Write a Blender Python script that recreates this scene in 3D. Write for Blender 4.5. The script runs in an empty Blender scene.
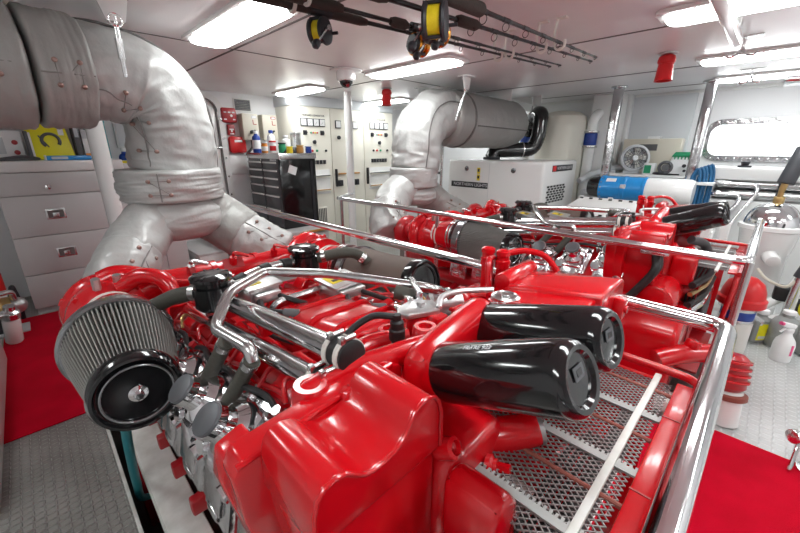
import bpy, bmesh, math, random
from mathutils import Vector as V, Matrix, noise
random.seed(7)
S = bpy.context.scene
C = S.collection
PI = math.pi

# ------------------------------------------------------------------ materials
def mat(name, col, rough=.5, metal=0., coat=0., bump=None, noise_mix=None, emit=None, spec=.5, trans=0., noise_scale=8., aniso=None):
    m = bpy.data.materials.new(name); m.use_nodes = True
    nt = m.node_tree; b = nt.nodes['Principled BSDF']
    b.inputs['Base Color'].default_value = (*col, 1)
    b.inputs['Roughness'].default_value = rough
    b.inputs['Metallic'].default_value = metal
    b.inputs['Coat Weight'].default_value = coat
    b.inputs['Coat Roughness'].default_value = .08
    b.inputs['Specular IOR Level'].default_value = spec
    b.inputs['Transmission Weight'].default_value = trans
    tc = nt.nodes.new('ShaderNodeTexCoord')
    if noise_mix:
        n = nt.nodes.new('ShaderNodeTexNoise'); n.inputs['Scale'].default_value = noise_scale; n.inputs['Detail'].default_value = 6
        nt.links.new(tc.outputs['Object'], n.inputs['Vector'])
        r = nt.nodes.new('ShaderNodeValToRGB')
        r.color_ramp.elements[0].position = .35; r.color_ramp.elements[1].position = .68
        r.color_ramp.elements[0].color = (*noise_mix, 1); r.color_ramp.elements[1].color = (*col, 1)
        nt.links.new(n.outputs['Fac'], r.inputs['Fac']); nt.links.new(r.outputs['Color'], b.inputs['Base Color'])
    if bump:
        sc, st = bump
        n2 = nt.nodes.new('ShaderNodeTexNoise'); n2.inputs['Scale'].default_value = sc; n2.inputs['Detail'].default_value = 5
        nt.links.new(tc.outputs['Object'], n2.inputs['Vector'])
        bp = nt.nodes.new('ShaderNodeBump'); bp.inputs['Strength'].default_value = st; bp.inputs['Distance'].default_value = .01
        nt.links.new(n2.outputs['Fac'], bp.inputs['Height']); nt.links.new(bp.outputs['Normal'], b.inputs['Normal'])
    if emit:
        b.inputs['Emission Color'].default_value = (*emit[0], 1); b.inputs['Emission Strength'].default_value = emit[1]
    return m

def plate_mat(name, col, dark, pitch=.034, st=1.):
    """raised tread plate: rows of short bars, alternating direction"""
    m = mat(name, col, .42, .25, noise_mix=dark, noise_scale=3.5)
    nt = m.node_tree; b = nt.nodes['Principled BSDF']
    tc = [n for n in nt.nodes if n.type == 'TEX_COORD'][0]
    def mth(op, a=None, c=None, va=None, vb=None):
        n = nt.nodes.new('ShaderNodeMath'); n.operation = op
        for i, (l, v) in enumerate(((a, va), (c, vb))):
            if l is not None: nt.links.new(l, n.inputs[i])
            elif v is not None: n.inputs[i].default_value = v
        return n.outputs[0]
    sp = nt.nodes.new('ShaderNodeSeparateXYZ'); nt.links.new(tc.outputs['Object'], sp.inputs[0])
    k = 1 / pitch
    hs = []
    for ox, oy, sx, sy in ((0, 0, .12, .42), (.5, .5, .42, .12)):
        fx = mth('SUBTRACT', mth('FRACT', mth('ADD', mth('MULTIPLY', sp.outputs[0], vb=k), vb=ox)), vb=.5)
        fy = mth('SUBTRACT', mth('FRACT', mth('ADD', mth('MULTIPLY', sp.outputs[1], vb=k), vb=oy)), vb=.5)
        r = mth('ADD', mth('POWER', mth('ABSOLUTE', mth('DIVIDE', fx, vb=sx)), vb=2), mth('POWER', mth('ABSOLUTE', mth('DIVIDE', fy, vb=sy)), vb=2))
        hs.append(mth('MAXIMUM', mth('SUBTRACT', va=1, c=r), vb=0))
    h = mth('MAXIMUM', hs[0], hs[1])
    bp = nt.nodes.new('ShaderNodeBump'); bp.inputs['Strength'].default_value = st; bp.inputs['Distance'].default_value = .012
    nt.links.new(h, bp.inputs['Height']); nt.links.new(bp.outputs['Normal'], b.inputs['Normal'])
    # tread tops mixed paler than the valleys between them
    old = b.inputs['Base Color'].links[0].from_socket
    mx_ = nt.nodes.new('ShaderNodeMix'); mx_.data_type = 'RGBA'; mx_.inputs['B'].default_value = (*[min(1, c*(1+.45*st)) for c in col], 1)
    nt.links.new(mth('MULTIPLY', h, vb=.8), mx_.inputs['Factor']); nt.links.new(old, mx_.inputs['A']); nt.links.new(mx_.outputs['Result'], b.inputs['Base Color'])
    return m

M = {}
M['red'] = mat('red_paint', (.56, .002, .007), .23, 0, .5, bump=(22, .05))
M['reddull'] = mat('red_paint_dull', (.42, .006, .012), .38, 0, .3, bump=(30, .1))
M['chrome'] = mat('chrome', (.86, .86, .87), .09, 1.)
M['steel'] = mat('brushed_steel', (.62, .62, .62), .26, 1., bump=(60, .03))
M['cast'] = mat('cast_aluminium', (.60, .60, .60), .36, .9, bump=(70, .15))
M['chromecast'] = mat('polished_cast_aluminium', (.80, .80, .82), .16, 1., bump=(35, .25))
M['greydisc'] = mat('matte_grey_cap', (.13, .135, .145), .45, .4)
M['black'] = mat('black_gloss', (.006, .006, .007), .12, 0, .6)
M['blackmat'] = mat('black_rubber', (.012, .012, .013), .5, bump=(60, .1))
M['olive'] = mat('olive_hose', (.062, .060, .048), .62, bump=(90, .2))
M['greyhose'] = mat('grey_hose', (.10, .10, .105), .55)
M['white'] = mat('white_paint', (.74, .74, .73), .35, bump=(25, .02))
M['whitegloss'] = mat('white_gloss', (.80, .80, .79), .2, 0, .3)
M['dirtywhite'] = mat('worn_white_paint', (.80, .80, .77), .4, noise_mix=(.62, .61, .57), noise_scale=14, bump=(40, .06))
M['cream'] = mat('cream_enamel', (.78, .75, .66), .35)
M['beige'] = mat('beige_plastic', (.60, .56, .47), .45)
M['ceil'] = mat('ceiling_panel', (.80, .785, .79), .28, noise_mix=(.73, .71, .72), noise_scale=1.6, bump=(2.0, .06))
M['wall'] = mat('wall_paint', (.77, .77, .78), .42)
M['hullgrey'] = mat('hull_lining', (.60, .62, .64), .6, bump=(18, .1))
M['blanket'] = mat('silver_blanket', (.47, .47, .46), .44, .25, bump=(13, .75))
M['blanket2'] = mat('grey_blanket', (.34, .335, .32), .5, .2, bump=(13, .75))
M['seam'] = mat('dark_seam', (.14, .13, .125), .7)
M['cord'] = mat('grey_lacing_cord', (.24, .23, .22), .7)
M['stud'] = mat('copper_stud', (.36, .24, .21), .35, .8)
M['cab'] = mat('cabinet_lacquer', (.52, .505, .505), .28, bump=(14, .02))
M['cabtop'] = mat('light_worktop', (.68, .675, .67), .3)
M['carpet'] = mat('red_carpet', (.66, .000, .022), .9, noise_mix=(.52, .0, .015), noise_scale=5, bump=(260, .6), spec=.12)
M['plate'] = plate_mat('tread_plate', (.46, .46, .44), (.30, .295, .275), .032)
M['plate2'] = plate_mat('tread_plate_light', (.62, .63, .63), (.52, .525, .52), .045, .4)
M['bilge'] = mat('bilge_paint', (.10, .085, .08), .6)
M['lamp'] = mat('lamp_diffuser', (.9, .9, .9), .4, emit=((.955, 1, .995), 14.))
M['pane'] = mat('bright_window', (.9, .9, .92), .2, emit=((.95, .98, 1), 1.25))
M['teal'] = mat('teal_plastic', (.015, .24, .28), .4)
M['framechrome'] = mat('polished_window_frame', (.50, .50, .51), .14, 1., bump=(14, .5))
M['yellow'] = mat('yellow_plastic', (.80, .72, .01), .4)
M['yellow2'] = mat('yellow_label', (.78, .60, .02), .5)
M['blue'] = mat('blue_paint', (.015, .25, .62), .3, 0, .3)
M['bluedk'] = mat('blue_label', (.012, .05, .30), .4)
M['bluehose'] = mat('blue_hose', (.012, .10, .23), .45)
M['green'] = mat('green_plastic', (.01, .28, .12), .45)
M['tool'] = mat('toolbox_grey', (.085, .088, .094), .35, .2)
M['toolblack'] = mat('toolbox_black', (.006, .006, .007), .16, 0, .4)
M['gold'] = mat('gold_anodised', (.60, .24, .03), .25, .9)
M['line'] = mat('yellow_line', (.80, .62, .01), .6, bump=(200, .3))
M['rod'] = mat('rod_blank', (.02, .018, .018), .25)
M['foam'] = mat('brown_foam_grip', (.045, .035, .030), .85, bump=(150, .3))
M['paleplastic'] = mat('pale_plastic', (.72, .70, .65), .4)
M['redplastic'] = mat('red_plastic', (.62, .012, .015), .3)
M['reddark'] = mat('dark_red_plastic', (.35, .015, .02), .35)
M['wood'] = mat('varnished_wood', (.50, .24, .06), .35)
M['filter'] = mat('filter_mesh', (.30, .29, .275), .55, .35, bump=(300, .5))
M['filtergroove'] = mat('filter_gauze', (.055, .052, .05), .7)
M['filterbrown'] = mat('brown_filter_gauze', (.135, .098, .082), .65, .1, bump=(320, .5))
M['ring'] = mat('dark_polished_metal', (.35, .36, .37), .18, .95)
M['grille'] = mat('dark_opening', (.01, .01, .01), .8)
M['orange'] = mat('orange_plastic', (.75, .25, .02), .4)
M['brass'] = mat('brass', (.55, .38, .16), .3, .9)
M['greyplastic'] = mat('grey_jug', (.27, .28, .27), .45)
M['translucent'] = mat('milky_plastic', (.80, .80, .79), .35)
M['pink'] = mat('pink_plastic', (.80, .08, .25), .4)
M['greystrut'] = mat('dark_grey_sleeve', (.05, .052, .06), .5)
M['mesh'] = mat('dull_mesh_steel', (.25, .23, .225), .5, .6)
M['strip'] = mat('dull_strip_steel', (.34, .34, .33), .45, .5)
M['paper'] = mat('white_paper', (.82, .82, .82), .6)
M['rust'] = mat('rusty_red_rod', (.26, .07, .05), .55, .2)
M['ink'] = mat('dark_lettering', (.02, .02, .025), .5)
M['palegrey'] = mat('pale_grey_lettering', (.55, .56, .58), .4)

# ------------------------------------------------------------------ mesh builder
def frame(d):
    d = V(d).normalized()
    a = V((0, 0, 1)) if abs(d.z) < .95 else V((0, 1, 0))
    x = a.cross(d).normalized(); y = d.cross(x)
    return x, y, d

def rounded(path, rad, n=5):
    P = [V(p) for p in path]; out = [P[0]]
    for i in range(1, len(P) - 1):
        a, b, c = P[i-1], P[i], P[i+1]
        l1, l2 = (a-b).length, (c-b).length
        r = min(rad, l1*.49, l2*.49)
        p, q = b + (a-b).normalized()*r, b + (c-b).normalized()*r
        for k in range(n+1):
            t = k/n
            out.append((1-t)**2*p + 2*t*(1-t)*b + t*t*q)
    out.append(P[-1]); return out

def spline(pts, n=8):
    P = [V(p) for p in pts]; P = [2*P[0]-P[1]] + P + [2*P[-1]-P[-2]]; out = []
    for i in range(1, len(P)-2):
        for k in range(n):
            t = k/n
            out.append(.5*((2*P[i]) + (P[i+1]-P[i-1])*t + (2*P[i-1]-5*P[i]+4*P[i+1]-P[i+2])*t*t + (3*P[i]-P[i-1]-3*P[i+1]+P[i+2])*t**3))
    out.append(P[-2]); return out

class MB:
    def __init__(s): s.bm = bmesh.new()
    def box(s, c, size, rot=(0, 0, 0), bev=0., seg=2, mtx=None):
        R = mtx if mtx is not None else (Matrix.Rotation(rot[2], 4, 'Z') @ Matrix.Rotation(rot[1], 4, 'Y') @ Matrix.Rotation(rot[0], 4, 'X'))
        T = Matrix.Translation(V(c)) @ R @ Matrix.Diagonal((*size, 1))
        r = bmesh.ops.create_cube(s.bm, size=1, matrix=T)
        if bev > 0:
            es = list({e for v in r['verts'] for e in v.link_edges})
            bmesh.ops.bevel(s.bm, geom=es, offset=min(bev, min(size)*.49), segments=seg, affect='EDGES', profile=.5)
        return s
    def bb(s, lo, hi, bev=0., seg=2):
        return s.box([(a+b)/2 for a, b in zip(lo, hi)], [abs(b-a) for a, b in zip(lo, hi)], bev=bev, seg=seg)
    def bar(s, p0, p1, w, h, bev=0.):
        """rectangular bar from p0 to p1"""
        p0, p1 = V(p0), V(p1); x, y, d = frame(p1-p0)
        R = Matrix((x, y, d)).transposed().to_4x4()
        return s.box((p0+p1)/2, (w, h, (p1-p0).length), mtx=R, bev=bev)
    def lathe(s, prof, p0, d, seg=24, cap=(True, True), rfun=None):
        x, y, z = frame(d); p0 = V(p0); rings = []
        for j, (r, h) in enumerate(prof):
            ring = []
            for i in range(seg):
                a = 2*PI*i/seg; rr = rfun(j, i, r) if rfun else r
                ring.append(s.bm.verts.new(p0 + z*h + (x*math.cos(a) + y*math.sin(a))*rr))
            rings.append(ring)
        for A, B in zip(rings, rings[1:]):
            for i in range(seg):
                k = (i+1) % seg
                s.bm.faces.new((A[i], A[k], B[k], B[i]))
        if cap[0]: s.bm.faces.new(list(reversed(rings[0])))
        if cap[1]: s.bm.faces.new(rings[-1])
        return s
    def cyl(s, p0, p1, r, r1=None, seg=20, bev=0.):
        p0, p1 = V(p0), V(p1); L = (p1-p0).length; r1 = r if r1 is None else r1
        b = min(bev, L*.45, r*.9, r1*.9) if bev else 0
        pr = [(r, 0), (r1, L)] if not b else [(r-b, 0), (r-b*.3, b*.3), (r, b), (r1, L-b), (r1-b*.3, L-b*.3), (r1-b, L)]
        return s.lathe(pr, p0, p1-p0, seg)
    def tube(s, path, r, seg=12, rad=0., cap=True, rfun=None, n=5):
        P = rounded(path, rad, n) if rad else [V(p) for p in path]
        T = []
        for i in range(len(P)):
            t = (P[min(i+1, len(P)-1)] - P[max(i-1, 0)])
            T.append(t.normalized())
        x, y, _ = frame(T[0]); rings = []
        for i, (p, t) in enumerate(zip(P, T)):
            if i:
                q = T[i-1].rotation_difference(t); x = q @ x; x = (x - t*x.dot(t)).normalized()
            y = t.cross(x); ring = []
            for k in range(seg):
                a = 2*PI*k/seg
                rr = r if not rfun else rfun(i/(len(P)-1), a, i)
                ring.append(s.bm.verts.new(p + (x*math.cos(a)+y*math.sin(a))*rr))
            rings.append(ring)
        for A, B in zip(rings, rings[1:]):
            for i in range(seg):
                k = (i+1) % seg; s.bm.faces.new((A[i], A[k], B[k], B[i]))
        if cap:
            s.bm.faces.new(list(reversed(rings[0]))); s.bm.faces.new(rings[-1])
        return s
    def prism(s, poly, o, U, W, d, bev=0., seg=2):
        """polygon of (u,v) in the plane o + u*U + v*W, extruded by vector d"""
        o, U, W, d = V(o), V(U), V(W), V(d)
        A = [s.bm.verts.new(o + U*u + W*v) for u, v in poly]; B = [s.bm.verts.new(o + U*u + W*v + d) for u, v in poly]
        n = len(poly)
        f1 = s.bm.faces.new(A); f2 = s.bm.faces.new(list(reversed(B))); fs = [f1, f2]
        for i in range(n):
            k = (i+1) % n; fs.append(s.bm.faces.new((A[k], A[i], B[i], B[k])))
        bmesh.ops.recalc_face_normals(s.bm, faces=fs)
        if bev:
            es = [e for e in {e for v in A+B for e in v.link_edges} if len(e.link_faces) == 2 and e.calc_face_angle(0) > .5]
            bmesh.ops.bevel(s.bm, geom=es, offset=bev, segments=seg, affect='EDGES', profile=.5)
        return s
    def torus(s, c, d, R, r, seg=32, sg=10, a0=0, a1=2*PI):
        x, y, z = frame(d); c = V(c); full = abs(a1-a0-2*PI) < 1e-4
        n = seg if full else seg+1
        path = [c + (x*math.cos(a0+(a1-a0)*i/seg) + y*math.sin(a0+(a1-a0)*i/seg))*R for i in range(n)]
        if full:
            rings = []
            for i, p in enumerate(path):
                e = (p-c).normalized()
                rings.append([s.bm.verts.new(p + (e*math.cos(b)+z*math.sin(b))*r) for b in [2*PI*k/sg for k in range(sg)]])
            for i in range(n):
                A, B = rings[i], rings[(i+1) % n]
                for k in range(sg):
                    s.bm.faces.new((A[k], B[k], B[(k+1) % sg], A[(k+1) % sg]))
            return s
        return s.tube(path, r, sg)
    def sphere(s, c, r, sx=1, sy=1, sz=1, seg=20):
        bmesh.ops.create_uvsphere(s.bm, u_segments=seg, v_segments=seg//2, radius=r, matrix=Matrix.Translation(V(c)) @ Matrix.Diagonal((sx, sy, sz, 1)))
        return s
    def hexa(s, p0, p1, r):
        return s.cyl(p0, p1, r, seg=6)

def root_loc(o):
    l = V((0, 0, 0))
    while o is not None: l += o.location; o = o.parent
    return l

def obj(name, mb, m, parent=None, label=None, smooth=True, ang=.6, at=None):
    bm = mb.bm
    bmesh.ops.recalc_face_normals(bm, faces=bm.faces[:])
    if smooth:
        for f in bm.faces: f.smooth = True
        for e in bm.edges: e.smooth = not (len(e.link_faces) == 2 and e.calc_face_angle(0) > ang)
    me = bpy.data.meshes.new(name)
    o = bpy.data.objects.new(name, me); C.objects.link(o)
    if parent is not None:
        off = root_loc(parent); o.parent = parent
    else:
        bm.verts.ensure_lookup_table()
        if at is None:
            xs = [v.co for v in bm.verts]
            at = V(((min(v.x for v in xs)+max(v.x for v in xs))/2, (min(v.y for v in xs)+max(v.y for v in xs))/2, min(v.z for v in xs)))
        off = V(at); o.location = off
    bmesh.ops.translate(bm, verts=bm.verts[:], vec=-off)
    bm.to_mesh(me); bm.free()
    me.materials.append(M[m] if isinstance(m, str) else m)
    if label: o['label'] = label
    return o

def thing(name, label, cat, loc, group=None):
    o = bpy.data.objects.new(name, None); o.empty_display_size = .05; C.objects.link(o); o.location = loc
    o['label'] = label; o['category'] = cat
    if group: o['group'] = group
    return o
def tag(o, label, cat, group=None):
    o['label'] = label; o['category'] = cat
    if group: o['group'] = group
    return o
def struct(name, mb, m, parent=None, smooth=True):
    o = obj(name, mb, m, parent, smooth=smooth)
    if parent is None: o['kind'] = 'structure'
    return o
def dup(root, delta, label=None, group=None):
    def rec(o, parent):
        c = o.copy(); C.objects.link(c)
        if parent is not None: c.parent = parent
        for ch in list(o.children): rec(ch, c)
        return c
    r = rec(root, None); r.location = root.location + V(delta)
    if label: r['label'] = label
    if group: r['group'] = group
    return r

def text(name, s, size, m, parent, o, U, W, ext=.0006, align='CENTER', sx=1.0):
    """lettering lying in the plane spanned by U (reading direction) and W (up), at point o"""
    cu = bpy.data.curves.new('t', 'FONT'); cu.body = s; cu.size = size; cu.extrude = ext; cu.align_x = align; cu.align_y = 'CENTER'; cu.offset = size*.012
    t = bpy.data.objects.new('t', cu); C.objects.link(t)
    dg = bpy.context.evaluated_depsgraph_get(); dg.update()
    me = bpy.data.meshes.new_from_object(t.evaluated_get(dg)); bpy.data.objects.remove(t); bpy.data.curves.remove(cu)
    U, W = V(U).normalized(), V(W).normalized(); N = U.cross(W)
    R = Matrix((U, W, N)).transposed().to_4x4()
    me.transform(Matrix.Translation(V(o) - root_loc(parent)) @ R @ Matrix.Diagonal((sx, 1, 1, 1)))
    ob = bpy.data.objects.new(name, me); C.objects.link(ob); ob.parent = parent
    me.materials.clear(); me.materials.append(M[m]); return ob

# ------------------------------------------------------------------ camera, render look
HC, FPX, TH = 1.30, 365.0, math.radians(18)
cam = bpy.data.cameras.new('camera'); co = bpy.data.objects.new('camera', cam); C.objects.link(co)
cam.sensor_width = 36; cam.lens = FPX*36/800; cam.clip_start = .02
co.location = (0, 0, HC); co.rotation_euler = (PI/2-TH, 0, -PI/4)
S.camera = co
S.view_settings.view_transform = 'Standard'; S.view_settings.look = 'None'; S.view_settings.gamma = 1
S.view_settings.use_curve_mapping = False; S.view_settings.exposure = .56
w = bpy.data.worlds.new('World'); S.world = w; w.use_nodes = True
w.node_tree.nodes['Background'].inputs[0].default_value = (.8, .85, .9, 1); w.node_tree.nodes['Background'].inputs[1].default_value = .4

# ------------------------------------------------------------------ room shell
X0, X1, Y0, Y1, ZC = -1.7, 5.4, -2.4, 4.62, 1.9
struct('floor', MB().bb((X0, Y0, -.5), (X1, Y1, -.4)), 'bilge')
def deck(x0, y0, x1, y1, m='plate'):
    struct('deck_plate', MB().bb((x0, y0, -.04), (x1, y1, 0), bev=.002), m)
deck(X0, -.015, .01, 2.52)
deck(X0, 2.52, X1, Y1)
deck(1.25, -.015, 2.0, 2.52)
deck(3.3, -.015, X1, 2.52, 'plate2')
deck(X0, Y0, X1, -.015, 'plate2')
struct('trim_1', MB().bb((.01, -.015, -.05), (.022, 2.52, .012), bev=.002), 'dirtywhite')
struct('ceiling', MB().bb((X0, Y0, ZC), (X1+.1, Y1+.1, ZC+.06)), 'ceil')
cs = MB()                                                            # cover strips over the panel joints
for x in (1.12, 2.52, 3.85, 4.9):
    struct('ceiling_strip', MB().bb((x-.006, Y0, ZC-.004), (x+.006, Y1, ZC)), 'seam')
struct('ceiling_strip', MB().bb((X0, 2.62, ZC-.003), (X1, 2.628, ZC)), 'seam')
struct('wall_aft', MB().bb((X0, Y1, -.4), (X1+.1, Y1+.1, ZC)), 'wall')
struct('wall_left', MB().bb((X0-.1, Y0, -.4), (X0, Y1, ZC)), 'wall')
struct('wall_front', MB().bb((X0, Y0-.1, -.4), (X1, Y0, ZC)), 'wall')
# hull side with the window opening
wy0, wy1, wz0, wz1 = -.62, .60, 1.22, 1.535
hw = MB()
hw.bb((X1, Y0, -.4), (X1+.1, wy0, ZC)).bb((X1, wy1, -.4), (X1+.1, Y1, ZC)).bb((X1, wy0, -.4), (X1+.1, wy1, wz0)).bb((X1, wy0, wz1), (X1+.1, wy1, ZC))
struct('wall_right', hw, 'wall')
struct('baseboard_right', MB().bb((X1-.02, Y0, 0), (X1, Y1, .08)), 'white')
struct('trim_2', MB().bb((X1-.03, Y0, ZC-.03), (X1, Y1, ZC), bev=.004), 'white')
def rrect(y0, y1, z0, z1, r, n=7):
    pts = []
    for cy, cz, a in ((y1-r, z1-r, 0), (y0+r, z1-r, 90), (y0+r, z0+r, 180), (y1-r, z0+r, 270)):
        for k in range(n+1):
            t = math.radians(a+90*k/n); pts.append((cy+r*math.cos(t), cz+r*math.sin(t)))
    return pts
win = struct('window_1', MB().prism(rrect(wy0, wy1, wz0, wz1, .1), (X1+.03, 0, 0), (0, 1, 0), (0, 0, 1), (.02, 0, 0)), 'pane')
fo, fi = rrect(wy0-.055, wy1+.055, wz0-.055, wz1+.055, .15), rrect(wy0, wy1, wz0, wz1, .1)
fm = MB(); n = len(fo)
for dx in (0,):
    vo = [[fm.bm.verts.new((X1-.02-h, y, z)) for y, z in pts] for pts, h in ((fo, 0), (fo, .0), (fi, .0), (fi, -.05))]
    vo[0] = [fm.bm.verts.new((X1, y, z)) for y, z in fo]
    for A, B in zip(vo, vo[1:]):
        for i in range(n): fm.bm.faces.new((A[i], A[(i+1) % n], B[(i+1) % n], B[i]))
wf = obj('window_frame', fm, 'framechrome', win)
for i in range(0, n):
    p = [(a+b)/2 for a, b in zip(fo[i], fi[i])]
for k in range(18):
    t = k/17; y = wy0+.05+(wy1-wy0-.1)*t
    for z in (wz0-.027, wz1+.027):
        obj('bolt', MB().cyl((X1-.02, y, z), (X1-.032, y, z), .009, seg=10, bev=.003), 'chrome', wf)
obj('mullion', MB().bar((X1+.02, .02, wz0), (X1+.02, .03, wz1), .006, .006), 'seam', win)
# grey lining panel between the frames, white hull frames, polished columns
struct('trim_3', MB().bb((X1-.05, .78, .9), (X1-.01, 1.42, ZC-.03), bev=.004), 'hullgrey')
struct('trim_4', MB().bb((X1-.35, 1.43, 0), (X1, 1.75, ZC), bev=.01), 'white')
struct('trim_5', MB().bb((X1-.14, 1.385, .9), (X1-.02, 1.43, ZC), bev=.004), 'white')
for (x, y), nm in (((4.49, 1.32), 'polished square stanchion beside the tall cream tank'), ((4.72, .60), 'polished square stanchion left of the bright window')):
    t = thing('stanchion', nm, 'pillar', (x, y, 0))
    obj('column', MB().box((x, y, ZC/2), (.085, .085, ZC-.004), bev=.02, seg=3), 'framechrome', t)
    obj('collar', MB().cyl((x, y, ZC-.02), (x, y, ZC-.002), .075, bev=.004), 'steel', t)
# recessed beam over the generator
struct('trim_6', MB().prism([(3.2, 1.9), (5.4, 1.9), (5.4, 1.78), (3.55, 1.78)], (0, 2.62, 0), (1, 0, 0), (0, 0, 1), (0, .06, 0)), 'white')
for px in (3.9, 4.6): struct('trim_7', MB().prism([(0, 1.9), (.42, 1.9), (0, 1.78)], (px, 2.2, 0), (0, 1, 0), (0, 0, 1), (.02, 0, 0)), 'white')

# ------------------------------------------------------------------ ceiling lights
def light(x, y, label, L=.86, W=.20):
    t = thing('ceiling_light', label, 'light', (x, y, ZC-.035), 'flush ceiling lights')
    obj('housing', MB().prism(rrect(x-W/2-.03, x+W/2+.03, y-L/2-.03, y+L/2+.03, .04), (0, 0, ZC), (1, 0, 0), (0, 1, 0), (0, 0, -.018), bev=.004), 'whitegloss', t)
    obj('diffuser', MB().prism(rrect(x-W/2, x+W/2, y-L/2, y+L/2, .06), (0, 0, ZC-.018), (1, 0, 0), (0, 1, 0), (0, 0, -.016), bev=.008), 'lamp', t)
    for k in range(4):
        for s in (-1, 1):
            obj('screw', MB().cyl((x+s*(W/2+.012), y-L/2+.12+k*(L-.24)/3, ZC-.018), (x+s*(W/2+.012), y-L/2+.12+k*(L-.24)/3, ZC-.023), .006, seg=8), 'steel', t)
LL = {(.92, 2.10): 'big bright ceiling light at the upper left, nearest the silver exhaust bend',
 (2.32, 2.18): 'long ceiling light in the middle behind the fishing reels',
 (2.31, 3.86): 'long ceiling light above the black tool chest',
 (3.62, 3.90): 'farthest ceiling light, above the right end of the switchboard',
 (2.34, .10): 'ceiling light at the top right, crossed by the white overhead tube',
 (3.62, .12): 'second ceiling light from the top right corner, with a double hook before it',
 (4.66, .12): 'ceiling light closest to the window wall on the right'}
for (x, y), l in LL.items(): light(x, y, l, .76 if y > 3 else .86)
light(4.95, 3.35, 'ceiling light hidden behind the silver silencer and the cream tank')
for x, y in ((.92, .1), (-.6, .1), (-.6, 2.1), (.92, -1.7), (2.34, -1.7), (3.62, -1.7)): light(x, y, 'unseen ceiling light added outside the view to light the room')  # unseen lamps continuing the ceiling grid, added to light the foreground

# ------------------------------------------------------------------ carpets
def carpet(x0, y0, x1, y1, label): tag(obj('carpet', MB().bb((x0, y0, .001), (x1, y1, .009), bev=.003), 'carpet'), label, 'carpet')
carpet(-.36, 2.24, .03, 3.98, 'red carpet runner in front of the grey drawer cabinet at the left')
carpet(1.27, .05, 1.98, 3.3, 'red carpet in the aisle between the two red engines')
carpet(.1, -1.3, 2.085, -.03, 'red carpet on the tread plate at the bottom right')
carpet(.1, 2.56, 1.12, 3.88, 'red carpet behind the near engine in front of the door')

# ------------------------------------------------------------------ the engine (built once, then copied)
EC = .62                                                             # centre line of the near engine
eng = thing('marine_engine', 'big glossy red V engine filling the foreground, nearest the camera', 'engine', (EC, 1.0, -.4), 'twin red marine engines')
def E_(name, mb, m, parent=None, label=None, **k): return obj(name, mb, m, parent or eng, label, **k)
def mx(x, s): return EC + s*(EC - x)                                 # s=-1 keeps the left bank x, s=+1 mirrors it to the right bank

# feet, sump, block
E_('oil_sump', MB().prism([(-.16, -.28), (.16, -.28), (.26, .1), (-.26, .1)], (EC, .45, 0), (1, 0, 0), (0, 0, 1), (0, 1.5, 0), bev=.03), 'reddull')
E_('engine_block', MB().prism([(-.26, .06), (.26, .06), (.36, .36), (.20, .60), (-.20, .60), (-.36, .36)], (EC, .42, 0), (1, 0, 0), (0, 0, 1), (0, 1.55, 0), bev=.02), 'red')
for s in (-1, 1):
    for y in (.62, 1.78):
        E_('mounting_foot', MB().bb((mx(.13, s)-.07, y-.07, -.4), (mx(.13, s)+.07, y+.07, .02), bev=.01).prism([(-.02, .0), (.24, .10), (.24, .26), (.06, .06)], (mx(.13, s), y-.05, 0), (-s, 0, 0), (0, 0, 1), (0, .1, 0), bev=.006), 'reddull')
CY = [.535 + .195*i for i in range(6)]
def TL(y): return .14*(1.1-y)+.04
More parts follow.
